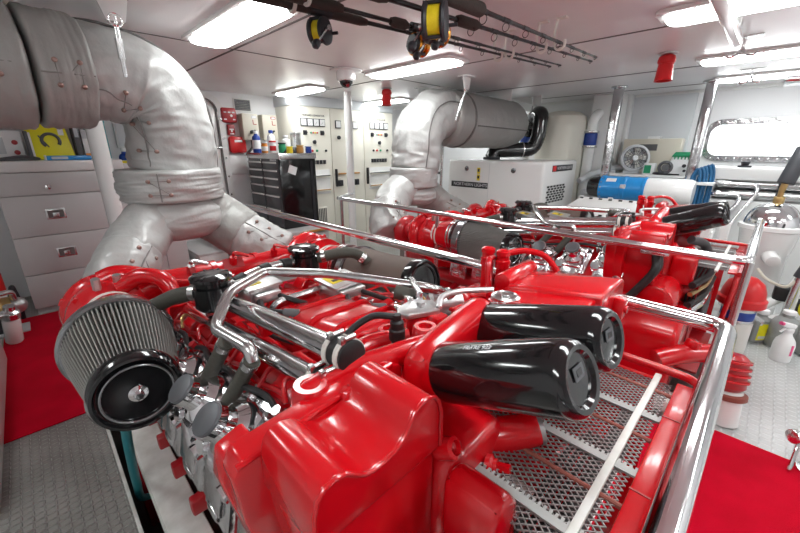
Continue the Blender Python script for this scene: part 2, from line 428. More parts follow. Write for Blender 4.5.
for s in (-1, 1):
    E_('valley_deck', MB().prism([(.16, .50), (.30, .47), (.41, .63), (.37, .69)], (mx(0, s) if s < 0 else EC*2, .5, TL(.5)-.03), (-s, 0, 0), (0, 0, 1), (0, 1.25, -.175), bev=.008), 'red')
    for i, y in enumerate(CY):
        # cylinder head: a polished cast box on the sloping bank, chimney neck with a flat grey cap
        n = V((s*-1*-.62 if False else s*.66, 0, .75)).normalized()  # outward normal of the bank
        u = V((s*.75, 0, -.66)).normalized()
        c = V((mx(.258, s), y, .555+TL(y)))
        R = Matrix((u, V((0, 1, 0)), n)).transposed().to_4x4()
        h = E_('cylinder_head', MB().box(c, (.19, .165, .10), mtx=R, bev=.014).box(c+n*.06+u*.01, (.14, .12, .04), mtx=R, bev=.012), 'chromecast', label='polished cast cylinder head')
        p = c + n*.07
        if i % 3 != 2 or s < 0:
            E_('rocker_neck', MB().lathe([(.066, 0), (.060, .02), (.040, .035), (.034, .055), (.040, .062), (.040, .080)], p, n, 20), 'chrome', h)
            E_('neck_cap', MB().cyl(p+n*.079, p+n*.087, .036, seg=20, bev=.003), 'greydisc', h)
        else:
            E_('cover_plate', MB().box(p+n*.03, (.09, .09, .06), mtx=R, bev=.008), 'greydisc', h)
        for a, b in ((-.06, -.05), (-.06, .05), (.08, -.05), (.08, .05)):
            q = c + u*a + V((0, b, 0)) + n*.05
            E_('head_bolt', MB().hexa(q, q+n*.018, .011), 'chrome', h)
        sx = -s*-1
        E_('side_plate', MB().box((mx(.165, s), y, .485+TL(y)), (.03, .145, .18), rot=(0, .2*-s, 0), bev=.014).box((mx(.150, s), y, .50+TL(y)), (.018, .10, .11), rot=(0, .2*-s, 0), bev=.008).box((mx(.145, s), y, .43+TL(y)), (.03, .06, .03), bev=.008), 'chromecast', h)
        E_('head_boss', MB().lathe([(.03, 0), (.03, .03), (.022, .036), (.022, .05)], c+u*.05+V((0, .06, 0))+n*.04, (n+u*.6), 16), 'chrome', h)
        E_('head_boss', MB().lathe([(.022, 0), (.022, .03), (.016, .034)], c+u*.085+V((0, -.055, 0))+n*.03, (n*.5+u), 14), 'chrome', h)
        # red intake runner from head to valley with a pipe and clips
        r0 = V((mx(.32, s), y, .62+TL(y))); r1 = V((mx(.42, s), y, .70+TL(y)*.9))
        E_('intake_runner', MB().bar(r0, r1, .085, .06, bev=.012), 'red')
        E_('fuel_pipe', MB().tube([r0+V((-s*-.03, .045, .035)), r0+V((s*.0, .05, .07)), r0+V((-s*.06, .06, .075)), r1+V((-s*.02, .07, -.01))], .006, 8, .02), 'reddull')
        E_('bracket_lug', MB().prism([(-.02, 0), (.12, .0), (.12, .10), (.0, .05), (-.02, .05)], (mx(.150, s), y+.04, .25+TL(y)*.6), (-s, 0, 0), (0, 0, 1), (0, .035, 0), bev=.006), 'reddull')
    # exhaust manifold under each bank and the two polished coolant rails above (the engine sits nose-up in its bed)
    E_('exhaust_manifold', MB().tube([(mx(.235, s), .55, .38), (mx(.235, s), 1.75, .34)], .05, 16), 'reddull')
    dz = 0 if s < 0 else -.12
    for x, z0, z1, y1, r, nm in ((.383, .897, .785, 1.42, .027, 'upper'), (.335, .845, .715, 1.46, .026, 'lower')):
        x = mx(x, s); A_ = V((x, .57, z0+dz)); B_ = V((x, y1, z1+dz)); dd = (B_-A_).normalized()
        P_ = E_('coolant_rail', MB().tube([A_, B_], r, 20), 'chrome', label=nm+' polished coolant rail')
        E_('hose_coupling', MB().cyl(A_-dd*.055, A_+dd*.012, r+.007, bev=.004), 'blackmat', P_)
        for t in (-.042, -.002): E_('hose_clamp', MB().cyl(A_+dd*(t-.007), A_+dd*(t+.007), r+.0095), 'paleplastic', P_)
        for t in (-.042, -.002): E_('clamp_screw', MB().cyl(A_+dd*t+V((-.012, 0, r+.012)), A_+dd*t+V((.016, 0, r+.012)), .006).box(A_+dd*t+V((-.016, 0, r+.012)), (.012, .014, .016), bev=.002), 'steel', P_)
        for t in (.35, .62): E_('rail_clip', MB().box(A_+dd*t-V((0, 0, r)), (.03, .03, .05), bev=.004), 'red', P_)

# intake plenum in the valley, with clamp ring and ribs
pl = E_('intake_plenum', MB().prism([(-.13, .62), (.13, .62), (.15, .72), (.10, .80), (-.10, .80), (-.15, .72)], (.60, .66, .05), (1, 0, 0), (0, 0, 1), (0, .44, -.06), bev=.03, seg=3), 'red')
for y in (.74, .86, .98): E_('rib', MB().tube([(.46, y, .735+.14*(1.02-y)), (.50, y, .803+.14*(1.02-y)), (.70, y, .803+.14*(1.02-y)), (.74, y, .735+.14*(1.02-y))], .009, 8, .02), 'red', pl)
E_('clamp_ring', MB().tube([(.455, 1.09, .67), (.465, 1.09, .75), (.50, 1.09, .81), (.70, 1.09, .81), (.735, 1.09, .75), (.745, 1.09, .67)], .012, 8, .03), 'steel', pl)
E_('bell_cover', MB().cyl((.60, 1.10, .70), (.60, 1.24, .70), .115, .09, bev=.02), 'red', pl)

# silver control boxes with yellow labels
for (x, y, z, w_, l, lab) in ((.745, 1.06, .835, .13, .10, True), (.49, 1.19, .855, .11, .09, True)):
    b = E_('control_box', MB().box((x, y, z), (w_+.02, l+.02, .012), rot=(.1, 0, .1), bev=.003).box((x, y, z-.035), (w_, l, .055), rot=(.1, 0, .1), bev=.006).box((x, y-.07, z-.03), (w_*.8, .03, .03), bev=.004), 'cast')
    E_('warning_label', MB().box((x-.025, y, z+.0075), (w_*.5, l*.6, .002), rot=(.1, 0, .1)), 'yellow2', b)
    E_('label_print', MB().box((x-.025, y-.012, z+.0085), (w_*.3, l*.12, .002), rot=(.1, 0, .1)), 'ink', b)
    E_('cable_harness', MB().tube([(x-.03, y-.07, z-.03), (x-.05, y-.13, z-.05), (x+.0, y-.20, z-.05), (x+.06, y-.25, z-.07)], .011, 8, .04), 'blackmat')
    E_('cable_harness', MB().tube([(x+.03, y-.07, z-.03), (x+.05, y-.11, z-.04), (x+.11, y-.16, z-.07)], .009, 8, .04), 'blackmat')
    E_('plug', MB().cyl((x-.01, y-.19, z-.05), (x+.03, y-.22, z-.055), .016, bev=.004), 'greyhose')
    E_('wire_loom', MB().tube(spline([(x-.05, y-.05, z-.05), (x-.08, y-.16, z-.08), (x-.07, y-.30, z-.075), (x-.02, y-.42, z-.07)]), .007, 8), 'blackmat')
# crankcase breathers: black canisters and their hoses
for (x, y) in ((.365, 1.26), (.775, 1.36)):
    c = E_('crankcase_breather', MB().lathe([(.05, -.10), (.06, -.09), (.06, -.02), (.052, -.015), (.052, 0)], (x, y, .88), (0, 0, 1), 24), 'black')
    E_('breather_lid', MB().lathe([(.06, 0), (.066, .004), (.066, .014), (.05, .022), (.015, .024)], (x, y, .88), (0, 0, 1), 24), 'black', c)
    for k in range(8):
        a = k*PI/4; E_('lid_rib', MB().box((x+.045*math.cos(a), y+.045*math.sin(a), .90), (.026, .006, .006), rot=(0, 0, a)), 'blackmat', c)
h = E_('breather_hose', MB().tube(spline([(.325, 1.28, .84), (.27, 1.35, .82), (.205, 1.42, .775)]), .026, 14), 'olive')
for p, q in (((.325, 1.28, .84), (.312, 1.297, .838)), ((.22, 1.405, .783), (.205, 1.42, .775))): E_('hose_clamp', MB().cyl(p, q, .029), 'steel', h)
h = E_('breather_hose', MB().tube(spline([(.82, 1.33, .845), (.90, 1.28, .86), (.98, 1.27, .845), (1.03, 1.24, .80)]), .024, 14), 'olive')
for p, q in (((.835, 1.322, .848), (.85, 1.312, .852)), ((1.0, 1.26, .83), (1.015, 1.25, .815))): E_('hose_clamp', MB().cyl(p, q, .027), 'steel', h)
h = E_('breather_link', MB().tube(spline([(.415, 1.28, .83), (.52, 1.31, .85), (.62, 1.34, .85), (.73, 1.36, .84)]), .018, 12), 'steel')
for p, q in (((.45, 1.29, .838), (.49, 1.302, .846)), ((.56, 1.322, .851), (.60, 1.334, .851)), ((.66, 1.346, .848), (.70, 1.354, .844))): E_('hose_sleeve', MB().cyl(p, q, .022), 'blackmat', h)
# bent polished tube over the engine and the two olive hoses hanging from it
bt = E_('vent_tube', MB().tube([(.86, .66, .86), (.80, .66, .895), (.64, .97, .905), (.50, 1.14, .905), (.345, 1.05, .90), (.262, .945, .852), (.284, .785, .852), (.284, .775, .822)], .0155, 14, .03), 'steel', label='bent polished vent tube')
E_('tube_end', MB().lathe([(.02, 0), (.024, .005), (.024, .03), (.018, .034)], (.865, .66, .858), (.8, -.1, -.55), 16), 'steel', bt)
for p, q in (((.262, .868, .845), (.228, .981, .69)), ((.284, .776, .825), (.236, .862, .675))):
    h = E_('drain_hose', MB().cyl(p, q, .019), 'olive', label='olive rubber hose')
    P_, Q_ = V(p), V(q)
    for t in (.08, .92): E_('hose_clamp', MB().cyl(P_.lerp(Q_, t-.05), P_.lerp(Q_, t+.05), .0215), 'steel', h)
    E_('hose_tail', MB().cyl(Q_, Q_+(Q_-P_)*.2, .014), 'chrome', h)

# ---- turbochargers, intake cones and the two pleated air filters
for s in (-1, 1):
    tx = mx(.125, s); TZ = .67; F0 = V((.105, 1.44, .69)) if s < 0 else V((1.10, 1.42, .675)); F1 = V((.085, 1.04, .695)) if s < 0 else V((1.10, .95, .75)); RB = 1.04 if s < 0 else 1.0
    d = (F1-F0).normalized(); Lf = (F1-F0).length
    t = E_('turbocharger', MB().torus((tx, 1.83, TZ), (0, 1, -.1), .095, .056, 40, 16).cyl((tx, 1.76, TZ), (tx, 1.90, TZ), .09, bev=.02), 'red')
    E_('compressor_cover', MB().lathe([(.12, 0), (.14, .02), (.14, .05), (.105, .08), (.085, .11)], (tx, 1.78, TZ), (0, -1, .0), 32), 'red', t)
    for k in range(8):
        a = k*PI/4; E_('volute_bolt', MB().hexa((tx+.13*math.cos(a), 1.745, TZ+.13*math.sin(a)), (tx+.13*math.cos(a), 1.72, TZ+.13*math.sin(a)), .012), 'red', t)
        E_('volute_rib', MB().bar((tx+.09*math.cos(a+.3), 1.80, TZ+.09*math.sin(a+.3)), (tx+.156*math.cos(a+.3), 1.82, TZ+.156*math.sin(a+.3)), .012, .03, bev=.004), 'red', t)
    E_('turbine_housing', MB().torus((tx+s*-.02, 2.02, TZ-.02), (0, 1, 0), .08, .055, 32, 12).cyl((tx, 1.9, TZ), (tx, 2.10, TZ), .07, bev=.01), 'reddull', t)
    E_('outlet_elbow', MB().tube(spline([(tx-s*.0, 1.83, .785), (tx-s*.06, 1.82, .80), (tx-s*.15, 1.78, .77), (tx-s*.22, 1.74, .71)]), .045, 16), 'red', t)
    c = E_('intake_cone', MB().lathe([(.088, 0), (.088, .03), (.112, .16), (.112, .2)], (tx, 1.70, TZ+.02), (0, -1, .06), 32), 'red')
    for y, r in ((1.685, .092), (1.655, .094), (1.535, .116), (1.512, .116)): E_('band_clamp', MB().cyl((tx, y, TZ+.02+(1.7-y)*.06), (tx, y-.012, TZ+.02+(1.7-y)*.06), r, seg=32), 'paleplastic' if y > 1.6 else 'steel', c)
    gauze, core = ('filter', 'filtergroove') if s < 0 else ('filterbrown', 'filterbrown')
    f = E_('air_filter', MB().lathe([(.125, 0), (.150*RB, .012), (.153*RB, .055), (.146*RB, .062)], F0, d, 48), 'ring', label='polished base ring of the cone air filter')
    NP = 76
    if s < 0:
        E_('pleated_gauze', MB().lathe([(.142*RB, .05), (.135*RB, .12), (.118*RB*.98, .25), (.103, Lf-.045)], F0, d, NP*4, rfun=lambda j, i, r: r*(1.0 if i % 4 in (0, 1) else .85)), gauze, f, smooth=False, label='grey pleated filter gauze')
    else:
        E_('pleated_gauze', MB().lathe([(.142, .05), (.135, .12), (.118, .25), (.104, Lf-.045)], F0, d, 64), gauze, f, label='brown filter gauze')
    e = E_('end_cap', MB().lathe([(.100, Lf-.05), (.106, Lf-.045), (.107, Lf-.012), (.101, Lf), (.094, Lf+.001), (.090, Lf-.008), (.083, Lf-.010), (.0, Lf-.006)], F0, d, 48, cap=(True, False)), 'black', f)
    E_('cap_ridge', MB().torus(F0+d*(Lf-.003), d, .079, .0035, 40, 8), 'ring' if s < 0 else 'blackmat', e)
    E_('cap_nut', MB().lathe([(.022, 0), (.022, .004), (.012, .008), (.012, .014)], F0+d*(Lf-.007), d, 20).hexa(F0+d*(Lf+.004), F0+d*(Lf+.016), .010), 'chrome' if s < 0 else 'blackmat', e)
# boost crossover between the two turbochargers, with its band clamps and fittings
cr = E_('boost_crossover', MB().tube(spline([(.22, 1.78, .72), (.32, 1.76, .745), (.50, 1.74, .745), (.74, 1.74, .745), (.90, 1.76, .745), (1.0, 1.78, .72)]), .055, 18), 'red')
for x in (.33, .52, .72, .91): E_('band_clamp', MB().cyl((x-.012, 1.745, .747), (x+.012, 1.745, .747), .060), 'red', cr)
for x in (.42, .60, .80):
    E_('fitting', MB().hexa((x, 1.70, .785), (x, 1.69, .82), .018).tube([(x, 1.69, .82), (x, 1.68, .845), (x+.06, 1.66, .82)], .008, 8, .02), 'steel' if x < .5 else 'red', cr)
E_('data_plate', MB().box((.60, 1.70, .79), (.09, .004, .05), rot=(-.6, 0, 0)), 'reddark', cr)
E_('oil_feed_pipe', MB().tube([(.18, 1.80, .80), (.28, 1.66, .80), (.40, 1.62, .77), (.56, 1.60, .76)], .008, 8, .03), 'red')
E_('oil_feed_pipe', MB().tube([(1.06, 1.80, .80), (.96, 1.66, .80), (.84, 1.62, .77), (.68, 1.60, .76)], .008, 8, .03), 'red')
for x in (.10, .165): E_('pipe_union', MB().hexa((x, 1.72, .79), (x, 1.71, .835), .014), 'cast')
E_('bypass_elbow', MB().tube(spline([(.17, 1.72, .78), (.24, 1.68, .82), (.30, 1.62, .80), (.32, 1.58, .72)]), .032, 14), 'red')
E_('flywheel_housing', MB().cyl((EC, 1.96, .25), (EC, 2.12, .25), .42, .40, seg=40, bev=.03), 'reddull')
E_('gearbox', MB().prism([(-.25, -.3), (.25, -.3), (.27, .3), (.15, .48), (-.15, .48), (-.27, .3)], (EC, 2.12, 0), (1, 0, 0), (0, 0, 1), (0, .22, 0), bev=.03), 'reddull')

# small pipework along each bank: injection pipes, loom and clips, rows of bolts
for s in (-1, 1):
    E_('injection_line', MB().tube(spline([(mx(.38, s), .56+.1*k, .70+TL(.56+.1*k)+(.012 if k % 2 else 0)) for k in range(11)]), .007, 8), 'red')
    E_('injection_line', MB().tube(spline([(mx(.30, s), .58+.1*k, .665+TL(.58+.1*k)+(.014 if k % 2 else 0)) for k in range(11)]), .006, 8), 'reddull')
    E_('wire_loom', MB().tube(spline([(mx(.27, s)+(.01 if k % 2 else -.008), .60+.11*k, .655+TL(.6+.11*k)+(.012 if k % 3 else 0)) for k in range(10)]), .008, 8), 'blackmat')
    for k in range(6):
        y = CY[k]+.09; x = mx(.335, s); dt = TL(y)
        E_('injector_cap', MB().lathe([(.016, -.02), (.016, .02), (.011, .024), (.011, .045)], (mx(.285, s), y, .64+dt), (-s*-.5, 0, .8), 12), 'reddull' if k % 2 else 'steel')
        E_('return_pipe', MB().tube(spline([(mx(.285, s), y, .68+dt), (mx(.30, s), y+.03, .71+dt), (mx(.34, s), y+.05, .70+dt), (mx(.38, s), y+.07, .695+dt)]), .0055, 8), 'brass' if k % 3 == 1 else 'red')

# ---- front end castings
# scalloped cover at the front left: wavy roof line swept along the engine
hump = [(.158, .80), (.160, .862), (.166, .885), (.178, .897), (.195, .900), (.212, .895), (.226, .884), (.240, .872), (.256, .866), (.278, .866), (.300, .870), (.318, .880), (.330, .896), (.342, .914), (.356, .922), (.374, .924), (.390, .918), (.402, .902), (.409, .88), (.412, .80)]
cv = E_('front_cover', MB().prism(hump, (0, .312, 0), (1, 0, 0), (0, 0, 1), (0, .15, 0), bev=.006, seg=3), 'red')
E_('cover_base', MB().prism([(.20, .45), (.165, .80), (.408, .80), (.41, .45)], (0, .322, 0), (1, 0, 0), (0, 0, 1), (0, .15, 0), bev=.006), 'red', cv)
E_('face_rim', MB().tube([(x, .311, z) for x, z in hump], .0035, 8), 'red', cv)
pf = [(.16, .55), (.125, .74), (.118, .835), (.132, .862), (.27, .875), (.44, .885), (.47, .87), (.47, .55)]
fl = E_('cover_flange', MB().prism(pf, (0, .462, 0), (1, 0, 0), (0, 0, 1), (0, .05, 0), bev=.006), 'red')
E_('flange_lip', MB().tube([(.125, .466, .852), (.27, .466, .873), (.44, .466, .884)], .006, 8), 'red', fl)
for x, z in ((.238, .862), (.33, .885)):
    E_('flange_bolt', MB().lathe([(.019, 0), (.018, .018), (.014, .022), (.009, .022), (.008, .014), (0, .014)], (x, .464, z-.014), (-.15, -1, .45), 18, cap=(True, False)), 'red', fl)
E_('bolt_boss', MB().lathe([(.040, -.03), (.034, .008), (.031, .013), (.019, .013), (.014, .004), (0, .004)], (.290, .525, .872), (0, 0, 1), 24, cap=(True, False)), 'red', fl)
E_('cover_web', MB().prism([(.15, .60), (.122, .74), (.112, .80), (.12, .845), (.17, .862), (.17, .60)], (0, .50, 0), (1, 0, 0), (0, 0, 1), (0, .05, 0), bev=.008), 'red')
# gear housing rising to the centre, with bosses
gh = E_('gear_housing', MB().prism([(.36, .50), (.44, .44), (.70, .42), (.78, .46), (.78, .60), (.66, .66), (.52, .665), (.40, .58)], (0, 0, .45), (1, 0, 0), (0, 1, 0), (0, 0, .39), bev=.03, seg=3), 'red')
E_('housing_ridge', MB().tube(spline([(.26, .535, .855), (.36, .53, .868), (.46, .50, .875), (.54, .475, .88), (.60, .47, .872)]), .026, 12), 'red', gh)
E_('housing_ridge', MB().tube(spline([(.43, .58, .83), (.47, .60, .845), (.52, .59, .85), (.58, .55, .852)]), .028, 12), 'red', gh)
for x, y, z, r in ((.408, .585, .868, .022), (.578, .495, .902, .026), (.555, .595, .868, .024), (.50, .63, .85, .022), (.68, .48, .875, .022)):
    E_('bolt_boss', MB().lathe([(r*1.35, -.05), (r*1.1, .004), (r, .008), (r*.62, .008), (r*.5, -.004), (0, -.004)], (x, y, z), (0, 0, 1), 24, cap=(True, False)), 'red', gh)
E_('square_boss', MB().box((.72, .49, .885), (.05, .045, .055), bev=.006), 'red', gh); E_('square_boss', MB().box((.655, .525, .878), (.045, .045, .05), bev=.006), 'red', gh)
sn = E_('sensor', MB().lathe([(.013, -.02), (.013, 0), (.019, .002), (.019, .026), (.016, .03), (.016, .046), (.010, .05), (.010, .064)], (.535, .545, .872), (0, 0, 1), 20), 'blackmat')
E_('cable', MB().tube(spline([(.532, .55, .93), (.49, .585, .932), (.43, .60, .90), (.408, .56, .88)]), .008, 10), 'blackmat', sn)
E_('cable_tip', MB().cyl((.408, .56, .88), (.413, .535, .872), .0078), 'paleplastic', sn)
br = E_('cast_bracket', MB().prism([(.585, .555), (.665, .52), (.70, .575), (.665, .62), (.60, .61), (.575, .585)], (0, 0, .90), (1, 0, 0), (0, 1, 0), (0, 0, .014), bev=.004), 'cast', label='silver cast bracket')
E_('bracket_bolt', MB().box((.645, .568, .920), (.018, .018, .013), bev=.003), 'cast', br)
E_('bracket_web', MB().bar((.675, .60, .91), (.79, .74, .89), .018, .05, bev=.004), 'chromecast', br); E_('bracket_web', MB().bar((.65, .61, .91), (.74, .74, .86), .018, .03, bev=.004), 'chromecast', br)
E_('bracket_stem', MB().cyl((.64, .57, .84), (.64, .57, .90), .035, bev=.004), 'red', br)
E_('lever_arm', MB().tube([(.67, .53, .915), (.70, .55, .93), (.76, .54, .932), (.84, .48, .93)], .008, 10, .03), 'cast', br)
E_('side_hose', MB().cyl((.70, .72, .895), (.735, .665, .885), .021), 'olive')
E_('silver_housing', MB().lathe([(.03, 0), (.040, .01), (.040, .11), (.032, .12)], (.83, .70, .82), (.8, -.55, 0), 24), 'cast')
E_('housing_flange', MB().cyl((.92, .645, .82), (.94, .632, .82), .05, bev=.004), 'red')

# ---- oil filters leaning forward over the belt guard
fh = E_('filter_head', MB().prism([(.445, .78), (.445, .90), (.475, .93), (.69, .975), (.72, .95), (.73, .80)], (0, .385, 0), (1, 0, 0), (0, 0, 1), (0, .07, 0), bev=.03, seg=3), 'red')
E_('head_neck', MB().prism([(.43, .62), (.45, .85), (.70, .88), (.74, .62)], (0, .42, 0), (1, 0, 0), (0, 0, 1), (0, .10, 0), bev=.03), 'red', fh)
for p0, p1 in (((.512, .372, .878), (.500, .131, .986)), ((.685, .396, .902), (.663, .139, .980))):
    P0, P1 = V(p0), V(p1); d = (P1-P0).normalized(); L = (P1-P0).length; r = .0595
    o = E_('oil_filter', MB().lathe([(r*.9, -.02), (r*.97, 0), (r, .006), (r, L-.02), (r*.97, L-.009), (r*.90, L-.002), (r*.82, L+.0015), (r*.70, L), (r*.62, L-.006), (0, L-.004)], P0, d, 48, cap=(True, False)), 'black', label='long black oil filter canister')
    E_('cap_rim', MB().torus(P1+d*-.004, d, r*.80, .003, 40, 8), 'black', o)
    nrm = V((0, 0, 1)) - d*d.z; nrm.normalize(); rt = nrm.cross(d)*-1
    q = P1 - d*.0035 + nrm*.006
    E_('cap_mark', MB().prism([(-.015, -.006), (.015, -.006), (.015, .014), (-.015, .014)], q, rt, nrm, d*.0015), 'greydisc', o)
    E_('cap_mark_hole', MB().prism([(-.008, -.001), (.008, -.001), (.008, .009), (-.008, .009)], q+d*.0015, rt, nrm, d*.0006), 'black', o)
    side = d.cross(V((0, 0, 1))).normalized(); top = side.cross(d).normalized()
    if p0[0] < .6:
        up = (top*.93 + side*.36).normalized()
        text('canister_lettering', 'FILTRE 922', .013, 'palegrey', o, P0.lerp(P1, .40) + up*(r*.995), d, up.cross(d), .0012)
    E_('filter_seal', MB().cyl(P0-d*.03, P0+d*.002, r*1.0), 'red', o)
# red pump body under the filters, with plugs
pb = E_('pump_body', MB().prism([(.41, .50), (.41, .745), (.45, .78), (.57, .78), (.63, .73), (.65, .50)], (0, .285, 0), (1, 0, 0), (0, 0, 1), (0, .2, 0), bev=.03, seg=3), 'red')
E_('pump_nose', MB().cyl((.57, .33, .70), (.655, .235, .735), .042, .034, bev=.012), 'red', pb)
E_('nose_ring', MB().lathe([(.030, 0), (.030, .012), (.020, .014), (.016, .004), (0, .004)], (.650, .240, .733), (.66, -.74, .2), 20, cap=(True, False)), 'cast', pb)
E_('pump_bracket', MB().prism([(.395, .60), (.395, .745), (.415, .765), (.445, .765), (.472, .735), (.478, .60)], (0, .185, 0), (1, 0, 0), (0, 0, 1), (0, .11, 0), bev=.016, seg=3), 'red', pb)
for p, d, r in (((.479, .225, .675), (1, -.2, 0), .015), ((.425, .296, .800), (.1, -.8, .5), .016)):
    E_('bored_boss', MB().lathe([(r*1.3, -.03), (r*1.2, .006), (r*.8, .01), (r*.7, 0), (0, -.006)], p, d, 20, cap=(True, False)), 'red', pb)
E_('drain_plug', MB().lathe([(.022, 0), (.022, .01), (.016, .014), (.016, .022)], (.525, .280, .70), (.3, -1, .2), 16).hexa((.531, .260, .705), (.537, .236, .71), .010), 'red', pb)

# ---- header tank at the front right: it rises slightly towards the front, with seam, cap and its two little pipes
tv = V((0, -.235, .036))
ht = E_('header_tank', MB().prism([(.735, .78), (.735, .885), (.76, .905), (.905, .922), (.905, .78)], (0, .47, 0), (1, 0, 0), (0, 0, 1), tv, bev=.010, seg=3), 'red')
E_('tank_rear', MB().prism([(.905, .78), (.905, .920), (.925, .930), (1.075, .930), (1.095, .918), (1.10, .78)], (0, .475, 0), (1, 0, 0), (0, 0, 1), tv*1.06, bev=.008, seg=3), 'red', ht)
E_('tank_seam', MB().prism([(.895, .80), (.895, .922), (.90, .930), (.915, .932), (.915, .80)], (0, .478, 0), (1, 0, 0), (0, 0, 1), tv*1.08, bev=.004), 'red', ht)
E_('tank_bolt_lug', MB().box((1.03, .215, .90), (.035, .03, .06), bev=.008).cyl((1.03, .20, .90), (1.03, .195, .90), .01), 'red', ht)
E_('filler_block', MB().box((.82, .43, .905), (.085, .085, .035), rot=(0, 0, .2), bev=.008).box((.82, .43, .885), (.11, .11, .03), rot=(0, 0, .2), bev=.008), 'red', ht)
E_('filler_cap', MB().lathe([(.037, 0), (.037, .010), (.030, .014), (.027, .011), (.011, .011), (.011, .016), (0, .016)], (.82, .43, .922), (0, 0, 1), 28, cap=(True, False)), 'steel', ht)
E_('tank_roll', MB().cyl((.895, .485, .935), (1.09, .495, .935), .026, bev=.006), 'red', ht)
for x, y in ((1.045, .625), (1.047, .57)):
    E_('valve_stub', MB().lathe([(.020, -.04), (.020, .045), (.024, .05), (.024, .075), (.020, .078), (.020, .09), (.023, .093), (.023, .106), (.012, .112)], (x, y, .875), (0, 0, 1), 18), 'red', ht)
E_('balance_pipe', MB().tube([(1.04, .60, .955), (.985, .585, .965), (.975, .58, .94), (.96, .56, .84)], .010, 10, .02), 'red', ht)
E_('balance_pipe', MB().tube([(1.05, .57, .972), (1.10, .52, .985), (1.14, .47, .97), (1.15, .43, .92)], .010, 10, .03), 'red', ht)
E_('tank_stand', MB().bb((.84, .26, .42), (1.08, .55, .79), bev=.02), 'red', ht)
E_('valve_block', MB().bb((.95, .54, .78), (1.08, .68, .84), bev=.01), 'red', ht)

# ---- belt guard: red frame, expanded mesh, bars, and the belts below
GZ = .72; gx0, gx1, gy0, gy1 = .44, 1.085, .075, .46
gd = E_('guard_frame', MB().bb((.36, .025, GZ-.006), (1.075, .062, GZ+.004), bev=.003).tube([(.34, .018, GZ+.004), (1.12, .018, GZ+.004), (1.12, .50, GZ+.004)], .0115, 12, .05).bb((.38, .45, GZ-.02), (1.10, .47, GZ), bev=.003), 'red', label='red tubular frame of the belt guard')
for x in (.64, .90): E_('frame_joint', MB().bb((x-.002, .024, GZ+.003), (x+.002, .063, GZ+.0055)), 'reddark', gd)
me_ = MB()
sx_, sy_ = .0135, .0085
nx, ny = int((gx1-gx0)/sx_), int((gy1-gy0)/sy_)
wv = .0017; hz = .0012
for j in range(ny+1):                                                # wavy strands make the diamond openings
    y = gy0 + j*sy_; ph = j % 2
    lo = []; hi = []
    for i in range(2*nx+1):
        x = gx0 + i*sx_/2; off = (sy_/2 if (i+ph*1) % 2 else -sy_/2)*.94
        lo.append([me_.bm.verts.new((x, y+off-wv, GZ-.012-hz)), me_.bm.verts.new((x, y+off+wv, GZ-.012-hz)), me_.bm.verts.new((x, y+off+wv, GZ-.012+hz)), me_.bm.verts.new((x, y+off-wv, GZ-.012+hz))])
    for A, B in zip(lo, lo[1:]):
        for k in range(4): me_.bm.faces.new((A[k], B[k], B[(k+1) % 4], A[(k+1) % 4]))
E_('guard_mesh', me_, 'mesh', gd, smooth=False, label='expanded metal mesh')
E_('cross_bar', MB().bb((.38, .098, GZ-.012), (1.10, .113, GZ-.002), bev=.002), 'dirtywhite', gd, label='pale flat bar across the mesh')
for x in (.50, .70, .90):
    E_('toothed_strip', MB().bb((x-.016, .06, GZ-.0095), (x+.002, .46, GZ-.005)), 'strip', gd)
    tt = MB()
    for k in range(40): tt.bb((x+.002, .062+k*.01, GZ-.0095), (x+.010, .067+k*.01, GZ-.005))
    E_('strip_teeth', tt, 'strip', gd)
for x in (.605, .815, 1.02): E_('tie_rod', MB().cyl((x, .045, GZ-.012), (x, .46, GZ-.012), .0055, seg=10), 'rust', gd)
E_('guard_skirt', MB().bb((1.085, .10, .09), (1.10, .62, GZ-.015), bev=.003), 'red', gd)
for (x, z, r) in ((.62, .34, .14), (.92, .50, .075), (.75, .58, .055), (.50, .55, .07)):
    E_('pulley', MB().lathe([(r, 0), (r*.93, .012), (r*.93, .05), (r, .062), (r*.5, .062), (r*.45, .03), (0, .03)], (x, .22, z), (0, -1, 0), 32, cap=(True, False)), 'reddull')
for k in range(3):
    y = .20 - k*.017
    E_('drive_belt', MB().tube([(.62-.14, y, .34), (.50-.07, y, .55), (.50, y, .62), (.75, y, .635), (.92, y, .575), (.995, y, .50), (.92, y, .43), (.74, y, .27), (.62, y, .20), (.52, y, .24), (.48, y, .34)], .007, 6, .04), 'blackmat')
# front and right flank: coolant hoses, mount plates, pump elbow
E_('coolant_hose', MB().tube(spline([(.36, .42, .66), (.33, .30, .56), (.28, .24, .40), (.27, .26, .2)]), .026, 12), 'greyhose')
E_('coolant_hose', MB().tube(spline([(.25, .52, .70), (.20, .50, .60), (.11, .56, .44), (.10, .64, .3)]), .018, 12), 'blackmat')
E_('coolant_hose', MB().tube(spline([(.20, .50, .70), (.15, .48, .60), (.08, .52, .44), (.07, .60, .3)]), .018, 12), 'blackmat')
E_('front_plate', MB().bb((.17, .40, .12), (.42, .62, .56), bev=.02), 'red')
E_('strut_arm', MB().bar((.20, .42, .55), (.40, .36, .30), .05, .03, bev=.006), 'red')
E_('elbow_pipe', MB().tube(spline([(.82, .36, .50), (.90, .26, .44), (1.02, .22, .46), (1.12, .24, .46)]), .045, 14), 'red')
E_('pump_drum', MB().cyl((.95, .12, .40), (.95, .30, .40), .07, bev=.01), 'red')
for z, m_ in ((.62, 'blackmat'), (.57, 'brass'), (.51, 'blackmat'), (.46, 'chrome')): E_('side_pipe', MB().tube([(.36, .18, z), (.60, .14, z), (1.02, .14, z)], .018 if m_ != 'brass' else .012, 10, .05), m_)
E_('belt_tray', MB().bb((.43, .07, .10), (1.06, .34, .115), bev=.004), 'reddull')

